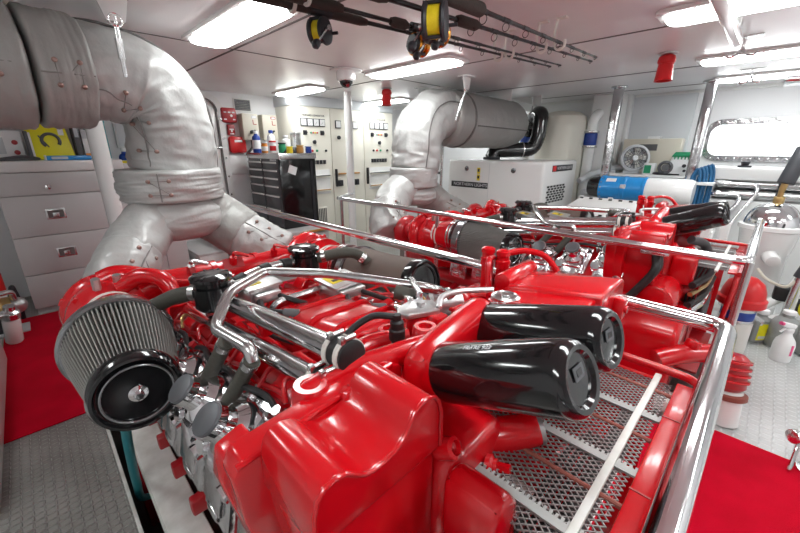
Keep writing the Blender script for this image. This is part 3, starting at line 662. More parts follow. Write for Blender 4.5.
# the second engine: a copy one bay to starboard, with its own sea-water pump in front
PITCH = 1.965
eng2 = dup(eng, (PITCH, 0, 0), 'second red V engine farther back, beyond the red carpet aisle')
X3, Z3 = V((1, 0, 0)), V((0, 0, 1))
def E2(name, mb, m, label=None, parent=None): return obj(name, mb, m, parent or eng2, label)
sp = E2('sea_water_pump', MB().lathe([(.05, 0), (.07, .02), (.07, .16), (.05, .18)], (2.215, -.06, .17), (.25, .12, 1), 28), 'reddull')
for k in range(4): E2('pump_fin', MB().lathe([(.07, 0), (.082, .003), (.082, .012), (.07, .015)], V((2.225, -.055, .215))+V((.25, .12, 1))*(.030*k), (.25, .12, 1), 28), 'red', None, sp)
E2('hose_clamp', MB().lathe([(.068, 0), (.075, .004), (.075, .026), (.068, .03)], (2.205, -.07, .135), (.15, .1, 1), 28).box((2.27, -.10, .15), (.03, .03, .03), rot=(0, 0, .5), bev=.004), 'rust', None, sp)
E2('outlet_pipe', MB().tube([(2.215, -.062, .17), (2.205, -.072, .12), (2.20, -.08, .003)], .062, 20, .04), 'whitegloss', 'white plastic outlet pipe', sp)
E2('suction_elbow', MB().tube(spline([(2.02, .22, .30), (2.10, .14, .33), (2.19, .05, .335), (2.24, -.03, .33)]), .048, 16), 'red')
E2('elbow_boss', MB().cyl((2.13, .11, .36), (2.14, .10, .405), .032, bev=.005), 'red')
E2('gear_case', MB().prism([(2.07, .05), (2.07, .42), (2.14, .50), (2.40, .50), (2.45, .42), (2.45, .05)], (0, .16, 0), X3, Z3, (0, .30, 0), bev=.03, seg=3), 'red')
E2('coolant_hose', MB().tube(spline([(2.62, .26, .80), (2.72, .20, .76), (2.80, .17, .62), (2.80, .14, .42), (2.72, .14, .28)]), .024, 12), 'greyhose')
E2('shelf_plate', MB().box((2.16, .34, .805), (.10, .12, .03), rot=(0, .1, 0), bev=.008).cyl((2.14, .31, .82), (2.14, .31, .83), .012).cyl((2.18, .33, .815), (2.18, .33, .828), .012), 'chromecast', 'polished bracket plate')
for k in range(2): E2('bypass_hose', MB().tube(spline([(2.13+.05*k, .33, .79), (2.10+.05*k, .32, .72), (2.09+.02*k, .38, .60), (2.08, .46, .46)]), .020, 12), 'blackmat', 'black rubber hose')
E2('cooler_tube', MB().cyl((2.12, .30, .55), (2.5, .30, .55), .09, bev=.02), 'red')
E2('guard_stay', MB().tube([(3.05, .06, .70), (2.98, .03, .55), (2.86, .03, .50), (2.84, .05, .2)], .014, 10, .05), 'red')
# engine beds and the teal hose in the bilge
for x, lab in ((.132, 'white painted engine bed beam along the left side of the near engine'), (1.085, 'white engine bed beam under the right side of the near engine'), (.132+PITCH, 'white engine bed beam under the left side of the far engine'), (1.085+PITCH, 'white engine bed beam under the right side of the far engine')):
    t = thing('engine_bed', lab, 'beam', (x, 1.2, -.4))
    obj('flange_top', MB().bb((x-.055, -.04, .06), (x+.055, 2.42, .085), bev=.008), 'dirtywhite', t)
    obj('web', MB().bb((x-.02, -.04, -.4), (x+.02, 2.42, .06)), 'dirtywhite', t)
    obj('edge_lip', MB().bb((x-.060, -.04, .02), (x-.047, 2.42, .08), bev=.004), 'dirtywhite', t)
tag(obj('bilge_hose', MB().tube(spline([(.06, 1.24, .50), (.052, 1.31, .43), (.047, 1.40, .24), (.047, 1.50, .05), (.052, 1.62, -.12), (.085, 1.72, -.23), (.16, 1.78, -.30)]), .0145, 12), 'teal'), 'teal hose curving down beside the left white engine bed', 'hose')

# polished guard rails around the engines
def rail(name, label, path, posts, r=.021, loc=None):
    t = thing(name, label, 'rail', loc or (path[0][0], path[0][1], 0))
    obj('top_rail', MB().tube(path, r, 18, .05), 'chrome', t)
    for x, y, z0, z1 in posts:
        obj('post', MB().cyl((x, y, z0), (x, y, z1), r*.8), 'steel', t)
        obj('foot', MB().cyl((x, y, z0), (x, y, z0+.012), r*2.2, bev=.004), 'steel', t)
    return t
RZ = .852
rail('guard_rail', 'thick polished rail in front of the near engine, running up to the aisle', [(-.25, .0, RZ), (1.215, .0, RZ), (1.215, 3.15, RZ), (1.0, 3.3, RZ)], [(-.2, 0, 0, RZ), (1.22, 3.0, 0, RZ), (1.222, 1.2, 0, RZ)])
rail('guard_rail', 'polished rail around the far engine, on the other side of the red aisle', [(3.25, 0.0, RZ), (2.03, 0.0, RZ), (2.03, 2.86, RZ), (2.35, 3.05, RZ)], [(2.035, -.005, 0, RZ), (2.03, 1.65, 0, RZ), (2.03, 2.8, 0, RZ), (3.22, -.0, 0, RZ)], .019)

# ------------------------------------------------------------------ lagged exhaust pipes
def puff(path, r, amp, seed, seg=40, taper=.10, ends=.75):
    """padded blanket section: rounded ends, creases and wrinkles in the geometry"""
    P = [V(p) for p in path]
    def rf(t, a, i):
        e = min(t, 1-t)/taper; k = 1. if e >= 1 else ends+(1-ends)*math.sqrt(max(0, 1-(1-e)**2))
        w_ = noise.noise(V((math.cos(a)*2.2+seed, math.sin(a)*2.2, t*3.5)))*amp + noise.noise(V((math.cos(a)*6+seed, math.sin(a)*6, t*9)))*amp*.45
        w_ += -abs(noise.noise(V((math.cos(a)*1.6, math.sin(a)*1.6+seed, t*13))))*amp*.8
        g_ = max(0, 1-e*.6) if e < 1.7 else 0; w_ += math.sin(a*19+seed+3*noise.noise(V((math.cos(a)*3, math.sin(a)*3, seed))))*.012*g_
        return r*(k + w_)
    return MB().tube(P, r, seg, rfun=rf)
def resample(path, n):
    P = [V(p) for p in path]; L = [0]
    for a, b in zip(P, P[1:]): L.append(L[-1]+(b-a).length)
    out = []; j = 0
    for i in range(n):
        s = L[-1]*i/(n-1)
        while j < len(L)-2 and L[j+1] < s: j += 1
        out.append(P[j].lerp(P[j+1], (s-L[j])/max(1e-6, L[j+1]-L[j])))
    return out
def studs(par, pts, toward):
    for p in pts:
        p = V(p); d = V(toward(p)).normalized()
        obj('lacing_stud', MB().lathe([(.010, -.03), (.010, .004), (.007, .007), (0, .008)], p, d, 10, cap=(True, False)), 'stud', par)
def lag(par, path, r, amp, seed, m='blanket', n=46, seg=44, taper=.10, ends=.75, seam_dir=None, label=None, st=0, st_dir=None):
    P = resample(path, n)
    o = obj('padded_section', puff(P, r, amp, seed, seg, taper, ends), m, par, label, ang=1.2)
    if seam_dir is not None:
        sd = V(seam_dir)
        pts = []
        for i in range(2, n-2):
            t = (P[i+1]-P[i-1]).normalized(); q = (sd - t*sd.dot(t)).normalized(); pts.append(P[i] + q*r*1.012)
        obj('seam', MB().tube(pts, .006, 6), 'seam', o)
    if st:
        sd = V(st_dir); cord = []
        for k in range(st):
            for off in (-.045, .045):
                i = int((k+.8)/(st+.6)*(n-1)); t = (P[min(i+1, n-1)]-P[i-1]).normalized(); q = (sd - t*sd.dot(t)).normalized()
                w_ = t.cross(q); d = (q + w_*off/r).normalized()
                obj('lacing_stud', MB().lathe([(.0095, -.05), (.0095, .006), (.006, .010), (0, .011)], P[i]+d*r*.99, d, 10, cap=(True, False)), 'stud', o)
                cord.append(P[i]+d*r*1.004)
        obj('lacing_cord', MB().tube(cord, .0026, 6), 'cord', o)
        sp_ = []
        for i in range(2, n-2):
            t = (P[i+1]-P[i-1]).normalized(); q = (sd - t*sd.dot(t)).normalized(); sp_.append(P[i]+q*r*(.985+.012*noise.noise(V((i*.9, seed, 0)))))
        obj('seam', MB().tube(sp_, .0034, 6), 'cord', o)
    return o
TO_CAM = (-.5, -1, .1)
# near exhaust: two legs, collar, riser that bends left across the room
ex = thing('exhaust_pipe', 'huge silver lagged exhaust at the upper left, bending left under the ceiling', 'exhaust', (.53, 2.3, .70), 'silver lagged exhaust pipes')
LX = .56; YX = 2.32
lag(ex, spline([(.175, 1.97, .66), (.21, 2.0, .745), (.29, 2.09, .83)]), .128, .07, 1, 'blanket', 30, st=3, st_dir=(.6, -1, .4), ends=.9, taper=.06)
lag(ex, spline([(.265, 2.065, .80), (.34, 2.16, .88), (.44, 2.27, .955)]), .128, .07, 2, 'blanket', 30, taper=.06, ends=.9)
lag(ex, spline([(1.02, 2.02, .68), (.94, 2.08, .735), (.84, 2.18, .815)]), .140, .06, 3, 'blanket', 30, st=3, st_dir=(.2, -1, .3), ends=.88)
lag(ex, spline([(.86, 2.165, .80), (.77, 2.27, .89), (.67, 2.31, .975)]), .150, .05, 4, 'blanket2', 30, ends=.9)
lag(ex, [(LX, YX, .82), (LX, YX, .92), (LX, YX, 1.06)], .245, .05, 5, 'blanket', 36, taper=.42, ends=.38)
lag(ex, [(LX, YX, 1.035), (LX, YX, 1.10), (LX, YX, 1.195)], .252, .05, 6, 'blanket', 30, taper=.12, ends=.93, st=2, st_dir=TO_CAM)
bend = spline([(.575, 2.32, 1.16), (.592, 2.32, 1.24), (.598, 2.32, 1.38), (.575, 2.32, 1.51), (.49, 2.32, 1.595), (.37, 2.31, 1.622), (.27, 2.31, 1.618)], 10)
b = lag(ex, bend, .207, .085, 7, 'blanket', 80, 56, taper=.05, ends=.93, seam_dir=(1, -.15, .75), st=4, st_dir=(-1, -.9, -.5))
lag(ex, [(.285, 2.31, 1.616), (.19, 2.30, 1.615), (.095, 2.29, 1.613)], .232, .035, 8, 'blanket2', 36, taper=.10, ends=.88, st=2, st_dir=(0, -1, -.15))
lag(ex, [(.09, 2.29, 1.612), (-.06, 2.28, 1.61), (-.22, 2.27, 1.607)], .238, .04, 9, 'blanket2', 36, taper=.08, ends=.88, st=2, st_dir=(0, -1, -.05))
lag(ex, [(-.22, 2.27, 1.607), (-.9, 2.26, 1.60), (-1.69, 2.26, 1.60)], .236, .03, 10, 'blanket2', 36, taper=.06, ends=.86)
# far exhaust: two legs, riser, bend to the silencer
e2 = thing('exhaust_pipe', 'silver lagged exhaust of the far engine, bending right to a fat silencer under the ceiling', 'exhaust', (2.6, 2.42, .70), 'silver lagged exhaust pipes')
X2 = 2.60; Y2 = 2.42
lag(e2, spline([(2.06, 2.16, .60), (2.10, 2.24, .68), (2.22, 2.36, .79)]), .165, .06, 11, 'blanket', 30, st=3, st_dir=(-.2, -1, .3), ends=.9)
lag(e2, spline([(2.19, 2.33, .77), (2.34, 2.41, .87), (2.50, 2.42, .96)]), .16, .04, 12, 'blanket', 30, taper=.06, ends=.9)
lag(e2, spline([(3.16, 2.16, .58), (3.06, 2.28, .66), (2.90, 2.39, .76)]), .155, .06, 13, 'blanket2', 30, ends=.88, st=3, st_dir=(-.2, -1, .3))
lag(e2, spline([(2.94, 2.37, .74), (2.82, 2.41, .84), (2.70, 2.42, .93)]), .155, .04, 14, 'blanket2', 24, ends=.9)
lag(e2, [(X2, Y2, .78), (X2, Y2, .86), (X2, Y2, .97)], .22, .035, 15, 'blanket', 36, taper=.42, ends=.40)
lag(e2, [(X2, Y2, .95), (X2, Y2, 1.02), (X2, Y2, 1.13)], .228, .03, 16, 'blanket', 30, taper=.1, ends=.93)
lag(e2, spline([(2.62, 2.42, 1.10), (2.64, 2.42, 1.22), (2.665, 2.42, 1.38), (2.74, 2.42, 1.52), (2.88, 2.42, 1.595), (3.05, 2.42, 1.605)], 10), .228, .085, 17, 'blanket', 80, 56, taper=.05, ends=.93, seam_dir=(-.35, -1, .45))
lag(e2, [(2.99, 2.42, 1.575), (3.08, 2.42, 1.575), (3.22, 2.42, 1.572)], .262, .02, 18, 'blanket2', 30, taper=.12, ends=.92)
sl = lag(e2, [(3.2, 2.42, 1.572), (3.7, 2.42, 1.565), (4.32, 2.42, 1.555)], .270, .035, 19, 'blanket2', 60, 56, taper=.12, ends=.80, seam_dir=(0, -1, -.25))
obj('lacing_band', MB().torus((3.2, 2.42, 1.572), (1, 0, 0), .262, .012, 56, 8), 'seam', sl)
obj('silencer_end', MB().cyl((4.30, 2.42, 1.555), (4.52, 2.42, 1.55), .17, .15, seg=32, bev=.03), 'blanket2', e2)
# hangers from the ceiling
def hanger(x, y, label, ln, lean=(0, 0), drop=0):
    t = thing('pipe_hanger', label, 'hanger', (x, y, ZC))
    obj('mount_plate', MB().box((x, y, ZC-.005), (.14, .10, .01), bev=.003), 'whitegloss', t)
    obj('gusset', MB().prism([(-.06, 0), (.06, 0), (.035, -.10), (-.03, -.10)], (x, y-.006, ZC-.008), (1, 0, 0), (0, 0, 1), (0, .012, 0), bev=.002), 'whitegloss', t)
    a = V((x, y, ZC-.09)); b = a + V((lean[0], lean[1], -ln))
    obj('shackle', MB().torus(a+V((0, 0, -.01)), (0, 1, 0), .022, .007, 20, 8), 'chrome', t)
    obj('turnbuckle', MB().cyl(a, a.lerp(b, .35), .008).cyl(a.lerp(b, .35), a.lerp(b, .7), .014, seg=8).cyl(a.lerp(b, .7), b, .008), 'steel', t)
    return t
hanger(.40, 2.05, 'white hanger with turnbuckle in front of the left silver exhaust bend', .22, (.0, .02))
hanger(.18, 2.62, 'small white hanger bracket behind the left silver exhaust pipe', .03)
hanger(2.93, 2.10, 'white hanger with shackle at the collar of the right silver silencer', .28, (-.06, .06))
hanger(3.14, 2.82, 'small white hanger behind the right silver exhaust bend', .10, (-.1, 0))
hanger(4.62, 2.30, 'white hanger over the black flexible duct', .2, (-.05, .0))

# ------------------------------------------------------------------ aft bulkhead
X, Y, Z = V((1, 0, 0)), V((0, 1, 0)), V((0, 0, 1))
def rp(a0, a1, b0, b1, r, n=6): return rrect(a0, a1, b0, b1, r, n)
d = struct('door_1', MB().prism(rp(.96, 1.66, .22, 1.80, .12), (0, Y1-.03, 0), X, Z, (0, .03, 0), bev=.006), 'whitegloss')
o1, o2 = rp(.88, 1.745, .14, 1.875, .18), rp(.945, 1.675, .205, 1.815, .13)
fm = MB(); rr = [[fm.bm.verts.new((x, y, z)) for x, z in pts] for pts, y in ((o1, Y1), (o1, Y1-.05), (o2, Y1-.05), (o2, Y1))]
for A, B in zip(rr, rr[1:]):
    for i in range(len(A)): fm.bm.faces.new((A[i], A[(i+1) % len(A)], B[(i+1) % len(A)], B[i]))
df = obj('door_frame', fm, 'white', d)
obj('gasket', MB().tube([(x, Y1-.052, z) for x, z in rp(.945, 1.675, .205, 1.815, .13)] + [(1.675, Y1-.052, 1.60)], .006, 6), 'seam', d)
for k in range(7): obj('frame_bolt', MB().cyl((1.705, Y1-.05, .35+k*.21), (1.705, Y1-.06, .35+k*.21), .011, seg=10), 'steel', df)
obj('door_handle', MB().cyl((1.64, Y1-.03, 1.30), (1.64, Y1-.10, 1.30), .013).cyl((1.66, Y1-.095, 1.30), (1.54, Y1-.095, 1.305), .013, bev=.004), 'steel', d)
def wallbox(name, label, cat, x, z, w_, h, dp, m, group=None, bev=.012):
    t = thing(name, label, cat, (x, Y1, z-h/2), group)
    obj('body', MB().bb((x-w_/2, Y1-dp, z-h/2), (x+w_/2, Y1-.001, z+h/2), bev=bev), m, t); return t
t = wallbox('fire_alarm', 'dark red fire alarm box on the bulkhead beside the door, topmost red one', 'alarm', 1.80, 1.655, .17, .16, .07, 'reddark', bev=.02)
for dx in (-.045, 0, .045): obj('lettering', MB().box((1.80+dx, Y1-.071, 1.685), (.028, .003, .012)), 'palegrey', t)
obj('call_button', MB().cyl((1.82, Y1-.07, 1.65), (1.82, Y1-.078, 1.65), .013), 'paper', t)
for dx in (-.05, .05): obj('status_lamp', MB().box((1.80+dx, Y1-.071, 1.61), (.03, .004, .012)), 'paper', t)
t = wallbox('call_point', 'small red fire call point with white T mark between two larger red boxes', 'alarm', 1.815, 1.50, .085, .12, .04, 'reddark')
obj('push_bar', MB().box((1.815, Y1-.042, 1.505), (.05, .004, .014)).box((1.815, Y1-.042, 1.49), (.016, .004, .03)), 'paper', t)
obj('call_plate', MB().box((1.815, Y1-.042, 1.455), (.05, .003, .012)), 'paper', t)
t = wallbox('alarm_strobe', 'bright red rounded box on the bulkhead above the white panel', 'alarm', 1.86, 1.335, .20, .19, .08, 'redplastic', bev=.035)
obj('strobe_lens', MB().box((1.86, Y1-.081, 1.375), (.09, .006, .025), bev=.003), 'paper', t)
tag(obj('wall_panel', MB().prism(rp(1.74, 1.95, 1.00, 1.22, .03), (0, Y1, 0), X, Z, (0, -.03, 0), bev=.005), 'whitegloss'), 'blank white rounded panel on the bulkhead left of the black tool chest', 'panel')
t = thing('wall_vent', 'small dark grille high on the bulkhead above the beige switch boxes', 'vent', (1.99, Y1, 1.72))
obj('vent_frame', MB().bb((1.88, Y1-.012, 1.70), (2.10, Y1-.001, 1.85), bev=.004), 'white', t)
obj('vent_opening', MB().bb((1.90, Y1-.016, 1.72), (2.08, Y1-.011, 1.835)), 'greyhose', t)
for k in range(6): obj('vent_slat', MB().box((1.99, Y1-.019, 1.735+k*.018), (.175, .008, .003), rot=(.5, 0, 0)), 'steel', t)
for x, lab, lm in ((2.01, 'beige isolator switch box on the bulkhead, left one with a grey label', 'palegrey'), (2.25, 'beige isolator switch box on the bulkhead, right one with a red label', 'reddark')):
    t = wallbox('switch_box', lab, 'switch box', x, 1.535, .19, .29, .13, 'beige', 'beige isolator boxes', .008)
    f = Y1-.131
    obj('rating_label', MB().box((x+.045, f, 1.645), (.06, .003, .028)), lm, t); obj('label_window', MB().box((x+.045, f-.002, 1.645), (.045, .003, .015)), 'paper', t)
    obj('drawn_symbol', MB().box((x+.03, f, 1.59), (.008, .003, .05)).box((x+.05, f, 1.565), (.04, .003, .008)), 'reddark', t)
    obj('rotary_handle', MB().cyl((x, f, 1.48), (x, f-.03, 1.48), .02).box((x, f-.035, 1.48), (.075, .016, .02), rot=(0, -.5, 0), bev=.004), 'blackmat', t)
    obj('conduit', MB().tube([(x+.02, Y1-.06, 1.39), (x+.02, Y1-.06, 1.30), (x-.05, Y1-.02, 1.22)], .014, 10, .03), 'greyhose', t)

# switchboard: one long cabinet, three bays
sw = thing('switchboard', 'cream electrical switchboard with three bays along the bulkhead', 'switchboard', (3.22, 4.4, 0))
SY = 4.2
obj('carcass', MB().bb((2.40, SY+.02, 0), (4.05, Y1-.002, 1.785), bev=.006), 'cream', sw)
obj('cornice', MB().bb((2.385, SY+.005, 1.785), (4.06, Y1-.002, ZC-.002), bev=.004), 'hullgrey', sw, 'grey cornice over the bays')
bays = ((2.41, 2.925, 'STARBOARD GENERATOR'), (2.935, 3.475, None), (3.485, 4.04, 'PORT GENERATOR'))
for x0, x1, ttl in bays:
    w_ = x1-x0
    dr = obj('bay_door', MB().bb((x0, SY, .06), (x1, SY+.02, 1.775), bev=.004), 'cream', sw)
    hx = x1-.03 if x0 < 2.9 else x0+.04
    obj('door_latch', MB().bb((hx-.014, SY-.03, .80), (hx+.014, SY, 1.03), bev=.006), 'blackmat', dr) if x0 > 2.5 else None
    if ttl:
        text('bay_lettering', ttl, .030, 'ink', dr, (x0+w_*.5, SY-.001, 1.68), X, Z)
        for k in range(4):
            cx = x0 + w_*.5 + (k-1.5)*.088
            g = obj('meter', MB().bb((cx-.042, SY-.014, 1.555), (cx+.042, SY, 1.645), bev=.003), 'ink', dr)
            obj('meter_face', MB().bb((cx-.034, SY-.017, 1.563), (cx+.034, SY-.013, 1.637)), 'paper', g)
            obj('needle', MB().bar((cx-.02, SY-.018, 1.575), (cx+.012, SY-.018, 1.61), .002, .002), 'ink', g)
        for cx in (x0+w_*.27, x0+w_*.75):
            obj('selector_switch', MB().box((cx, SY-.004, 1.48), (.055, .008, .055), bev=.002).cyl((cx, SY, 1.48), (cx, SY-.03, 1.48), .018), 'ink', dr)
        for k, m_ in enumerate(('green', 'redplastic', 'yellow2', 'redplastic')):
            obj('pilot_lamp', MB().cyl((x0+w_*.43+k*.03, SY, 1.48), (x0+w_*.43+k*.03, SY-.014, 1.48), .010, bev=.003), m_, dr)
        obj('selector_switch', MB().cyl((x0+w_*.5, SY, 1.37), (x0+w_*.5, SY-.03, 1.37), .022, bev=.004).box((x0+w_*.5, SY-.03, 1.37), (.012, .016, .05)), 'ink', dr)
        for k in range(5):
            if k == 3: continue
            cx = x0+w_*.3+k*.068
            obj('push_button', MB().cyl((cx, SY, 1.265), (cx, SY-.016, 1.265), .015, bev=.003), ('ink', 'redplastic', 'green', 'ink', 'ink')[k], dr)
        for k in range(6):
            cx = x0+w_*.26+k*.052
            b = obj('breaker', MB().bb((cx-.02, SY-.012, 1.10), (cx+.02, SY, 1.15), bev=.002), 'ink', dr)
        for z in (.96, .78):
            p = obj('document_pocket', MB().bb((x0+.09, SY-.03, z-.03), (x1-.06, SY, z), bev=.004), 'cream', dr)
            obj('pocket_edge', MB().bb((x0+.09, SY-.034, z-.012), (x1-.06, SY-.029, z)), 'greyhose' if z > .9 else 'wood', p)
        obj('pocket_frame', MB().bb((x0+.08, SY-.006, .72), (x1-.05, SY, 1.03), bev=.003), 'whitegloss', dr)
    else:
        for cx in (x0+.11, x0+.39):
            g = obj('meter', MB().bb((cx-.045, SY-.014, 1.545), (cx+.045, SY, 1.64), bev=.003), 'ink', dr)
            obj('meter_face', MB().bb((cx-.036, SY-.017, 1.554), (cx+.036, SY-.013, 1.631)), 'paper', g)
            obj('rotary_handle', MB().bb((cx-.04, SY-.014, .80), (cx+.04, SY, .88), bev=.004).cyl((cx, SY, .84), (cx, SY-.03, .84), .02), 'ink', dr)
        obj('selector_switch', MB().cyl((x0+.11, SY, 1.43), (x0+.11, SY-.03, 1.43), .024, bev=.004), 'ink', dr)
        for cx in (x0+.14, x0+.38): obj('grab_bar', MB().box((cx, SY-.012, .965), (.13, .014, .02), bev=.004), 'wood', dr)
obj('lower_grille', MB().bb((2.55, SY-.006, .14), (2.80, SY, .55), bev=.003), 'cream', sw)
for k in range(9): obj('grille_slat', MB().bb((2.565+k*.026, SY-.012, .16), (2.578+k*.026, SY-.005, .53)), 'greyhose', sw)

# bench with the tool chest on it
bn = thing('bench_cabinet', 'low grey-topped cabinet under the black tool chest, wooden edge on its right', 'cabinet', (1.85, 4.0, 0))
obj('carcass', MB().bb((1.36, 3.56, 0), (2.38, Y1-.01, .40), bev=.005), 'cab', bn)
obj('worktop', MB().bb((1.33, 3.53, .40), (2.39, Y1-.01, .43), bev=.006), 'cab', bn, 'grey worktop')
obj('edge_strip', MB().bb((2.02, 3.515, .402), (2.37, 3.531, .428), bev=.004), 'wood', bn, 'varnished wooden edge strip')
for k in range(3):
    x0 = 1.39+k*.33
    p = obj('door', MB().bb((x0, 3.545, .05), (x0+.31, 3.562, .385), bev=.004), 'cab', bn)
    obj('knob', MB().cyl((x0+.25, 3.545, .33), (x0+.25, 3.52, .33), .014, bev=.004), 'steel', p)
tc = thing('tool_chest', 'tall black tool chest with grey drawers standing on the low bench', 'tool chest', (2.15, 4.1, .43))
tx0, tx1, ty0, ty1, tz0, tz1 = 1.935, 2.375, 3.74, 4.50, .43, 1.185
obj('carcass', MB().bb((tx0, ty0, tz0), (tx1, ty1, tz1), bev=.006), 'toolblack', tc)
obj('drawer_panel', MB().bb((tx0-.004, ty0+.015, tz0+.02), (tx0+.01, ty1-.01, tz1-.004)), 'tool', tc)
obj('top_tray', MB().bb((tx0-.01, ty0-.01, tz1), (tx1+.01, ty1+.01, tz1+.06), bev=.004), 'steel', tc, 'grey top tray')
for y0, y1 in ((4.13, 4.48), (3.77, 4.10)):
    for z0, z1 in ((1.085, 1.16), (1.0, 1.075), (.915, .99), (.81, .905), (.66, .80), (.49, .65)):
        dr = obj('drawer', MB().bb((tx0-.016, y0, z0), (tx0-.003, y1, z1), bev=.002), 'tool', tc)
        obj('pull', MB().bb((tx0-.030, y0+.01, z1-.022), (tx0-.014, y1-.01, z1-.004), bev=.004), 'whitegloss', dr)
obj('lock', MB().cyl((tx0, 4.15, 1.172), (tx0-.012, 4.15, 1.172), .010), 'chrome', tc)
obj('maker_plate', MB().bb((tx0-.012, 3.80, 1.163), (tx0-.004, 3.93, 1.182)), 'palegrey', tc)
obj('side_trim', MB().bb((tx1-.07, ty0-.008, tz0+.02), (tx1-.04, ty0, tz1-.02)), 'ink', tc)
obj('sticker', MB().prism([(-.05, -.045), (.05, -.045), (.05, .045), (-.05, .045)], (2.08, ty0-.001, 1.07), (.9, 0, -.35), (.35, 0, .9), (0, -.003, 0)), 'paper', tc, 'white sticker')
def bottle(name, label, cat, x, y, z, r, h, m, capm='paper', lab=None, neck=.45, group=None):
    t = thing(name, label, cat, (x, y, z), group)
    b = obj('body', MB().lathe([(r*.9, 0), (r, .006), (r, h*.68), (r*.85, h*.76), (r*neck, h*.82), (r*neck, h*.88)], (x, y, z), (0, 0, 1), 18), m, t)
    obj('cap', MB().cyl((x, y, z+h*.87), (x, y, z+h), r*neck*1.2, bev=.003), capm, t)
    if lab: obj('label', MB().lathe([(r*1.015, h*.18), (r*1.015, h*.58)], (x, y, z), (0, 0, 1), 18, cap=(False, False)), lab, t)
    return t
TT = tz1+.061
bottle('spray_bottle', 'blue and white spray bottle at the left end of the tool chest top', 'bottle', 1.99, 4.35, TT, .045, .24, 'bluedk', 'paper', 'paper')
bottle('spray_can', 'orange and white can next to the blue spray bottle on the tool chest', 'can', 2.0, 4.18, TT, .035, .12, 'orange', 'paper', 'paper', .9)
bottle('spray_can', 'red and white can in the front row on the tool chest', 'can', 2.03, 4.04, TT, .035, .13, 'paper', 'redplastic', 'redplastic', .9)
bottle('spray_can', 'dark green can on the tool chest between white bottles', 'can', 2.10, 3.96, TT, .04, .11, 'green', 'ink', None, .9)
bottle('plastic_bottle', 'tall white bottle with a blue cap at the back of the tool chest', 'bottle', 2.14, 4.28, TT, .045, .25, 'translucent', 'bluedk')
bottle('plastic_bottle', 'leaning white squeeze bottle near the middle of the tool chest top', 'bottle', 2.20, 4.05, TT, .05, .19, 'translucent', 'paper')
bottle('jar', 'small yellow-lidded jar at the front edge of the tool chest', 'jar', 2.10, 3.80, TT, .035, .07, 'yellow2', 'yellow', None, .9)
bottle('jar', 'small brown jar near the right end of the tool chest', 'jar', 2.24, 3.82, TT, .04, .085, 'wood', 'brass', None, .9)
bottle('jar', 'small blue jar at the right end of the tool chest', 'jar', 2.335, 3.80, TT, .035, .07, 'bluedk', 'bluedk', None, .9)
t = thing('aluminium_case', 'upright grey metal box at the right end of the tool chest top', 'box', (2.36, 4.0, TT))
obj('body', MB().bb((2.30, 4.0, TT), (2.37, 4.12, TT+.22), bev=.004), 'steel', t); obj('lid', MB().bb((2.298, 3.998, TT+.20), (2.372, 4.122, TT+.225), bev=.003), 'cast', t)
tag(obj('cloth', MB().lathe([(.10, 0), (.09, .03), (.05, .06), (0, .065)], (2.2, 3.92, TT), (0, 0, 1), 14, cap=(True, False), rfun=lambda j, i, r: r*(1+.25*math.sin(i*2.1+j))), 'ink'), 'dark crumpled cloth lying on the tool chest', 'cloth')
st = thing('step_box', 'white low step box behind the near engine, left of the bench cabinet', 'box', (1.2, 4.2, 0))
obj('body', MB().bb((1.06, 3.9, 0), (1.34, Y1-.07, .26), bev=.008), 'whitegloss', st)
obj('tread', MB().bb((1.05, 3.89, .26), (1.345, Y1-.07, .285), bev=.005), 'cab', st)

# left drawer cabinet and the things on it
cb = thing('drawer_cabinet', 'long grey lacquered drawer cabinet along the bulkhead at the left', 'cabinet', (.4, 4.3, 0))
cx0, cx1, CYF = -.175, 1.0, 4.0
obj('carcass', MB().bb((cx0, CYF+.02, .05), (cx1, Y1-.01, 1.17), bev=.004), 'cab', cb)
obj('plinth', MB().bb((cx0+.01, CYF+.035, 0), (cx1, Y1-.01, .05)), 'cab', cb)
obj('worktop', MB().bb((cx0-.01, CYF-.005, 1.125), (.62, Y1-.01, 1.205), bev=.006), 'cabtop', cb)
obj('low_worktop', MB().bb((.62, CYF-.005, 1.0), (cx1+.01, Y1-.01, 1.03), bev=.004), 'cabtop', cb)
for z0, z1 in ((.955, 1.118), (.640, .948), (.335, .633), (.055, .328)):
    dr = obj('drawer', MB().bb((cx0+.003, CYF, z0), (.615, CYF+.02, z1), bev=.002), 'cab', cb)
    if z0 > .9:
        obj('knob', MB().lathe([(.012, 0), (.012, .012), (.02, .018), (.018, .03), (0, .033)], (.108, CYF, 1.01), (0, -1, 0), 18, cap=(True, False)), 'chrome', dr)
    elif z0 > .3:
        hz = .80 if z0 > .6 else .487; hx = .11
        h = obj('flush_latch', MB().bb((hx-.06, CYF-.006, hz-.04), (hx+.06, CYF+.001, hz+.04), bev=.004), 'steel', dr)
        obj('latch_recess', MB().bb((hx-.048, CYF-.0075, hz-.029), (hx+.048, CYF-.005, hz+.029)), 'seam', h)
        obj('latch_lever', MB().bb((hx-.02, CYF-.012, hz-.024), (hx+.02, CYF-.006, hz+.012), bev=.003), 'steel', h)
for x0, x1 in ((.625, .80), (.805, .995)): obj('door', MB().bb((x0, CYF, .055), (x1, CYF+.02, .99), bev=.003), 'cab', cb)
CT = 1.206
t = thing('instrument_box', 'white box with two dark red buttons at the left end of the worktop', 'box', (-.04, 4.32, CT))
obj('body', MB().bb((-.155, 4.26, CT), (.045, 4.4, CT+.22), bev=.01), 'paper', t)
for z in (.06, .135): obj('push_button', MB().cyl((0, 4.26, CT+z), (0, 4.245, CT+z), .018, bev=.003), 'reddark', t)
obj('screen', MB().bb((-.15, 4.255, CT+.05), (-.06, 4.262, CT+.17)), 'palegrey', t)
t = thing('folder', 'dark grey folder standing beside the white box with red buttons', 'folder', (.09, 4.35, CT))
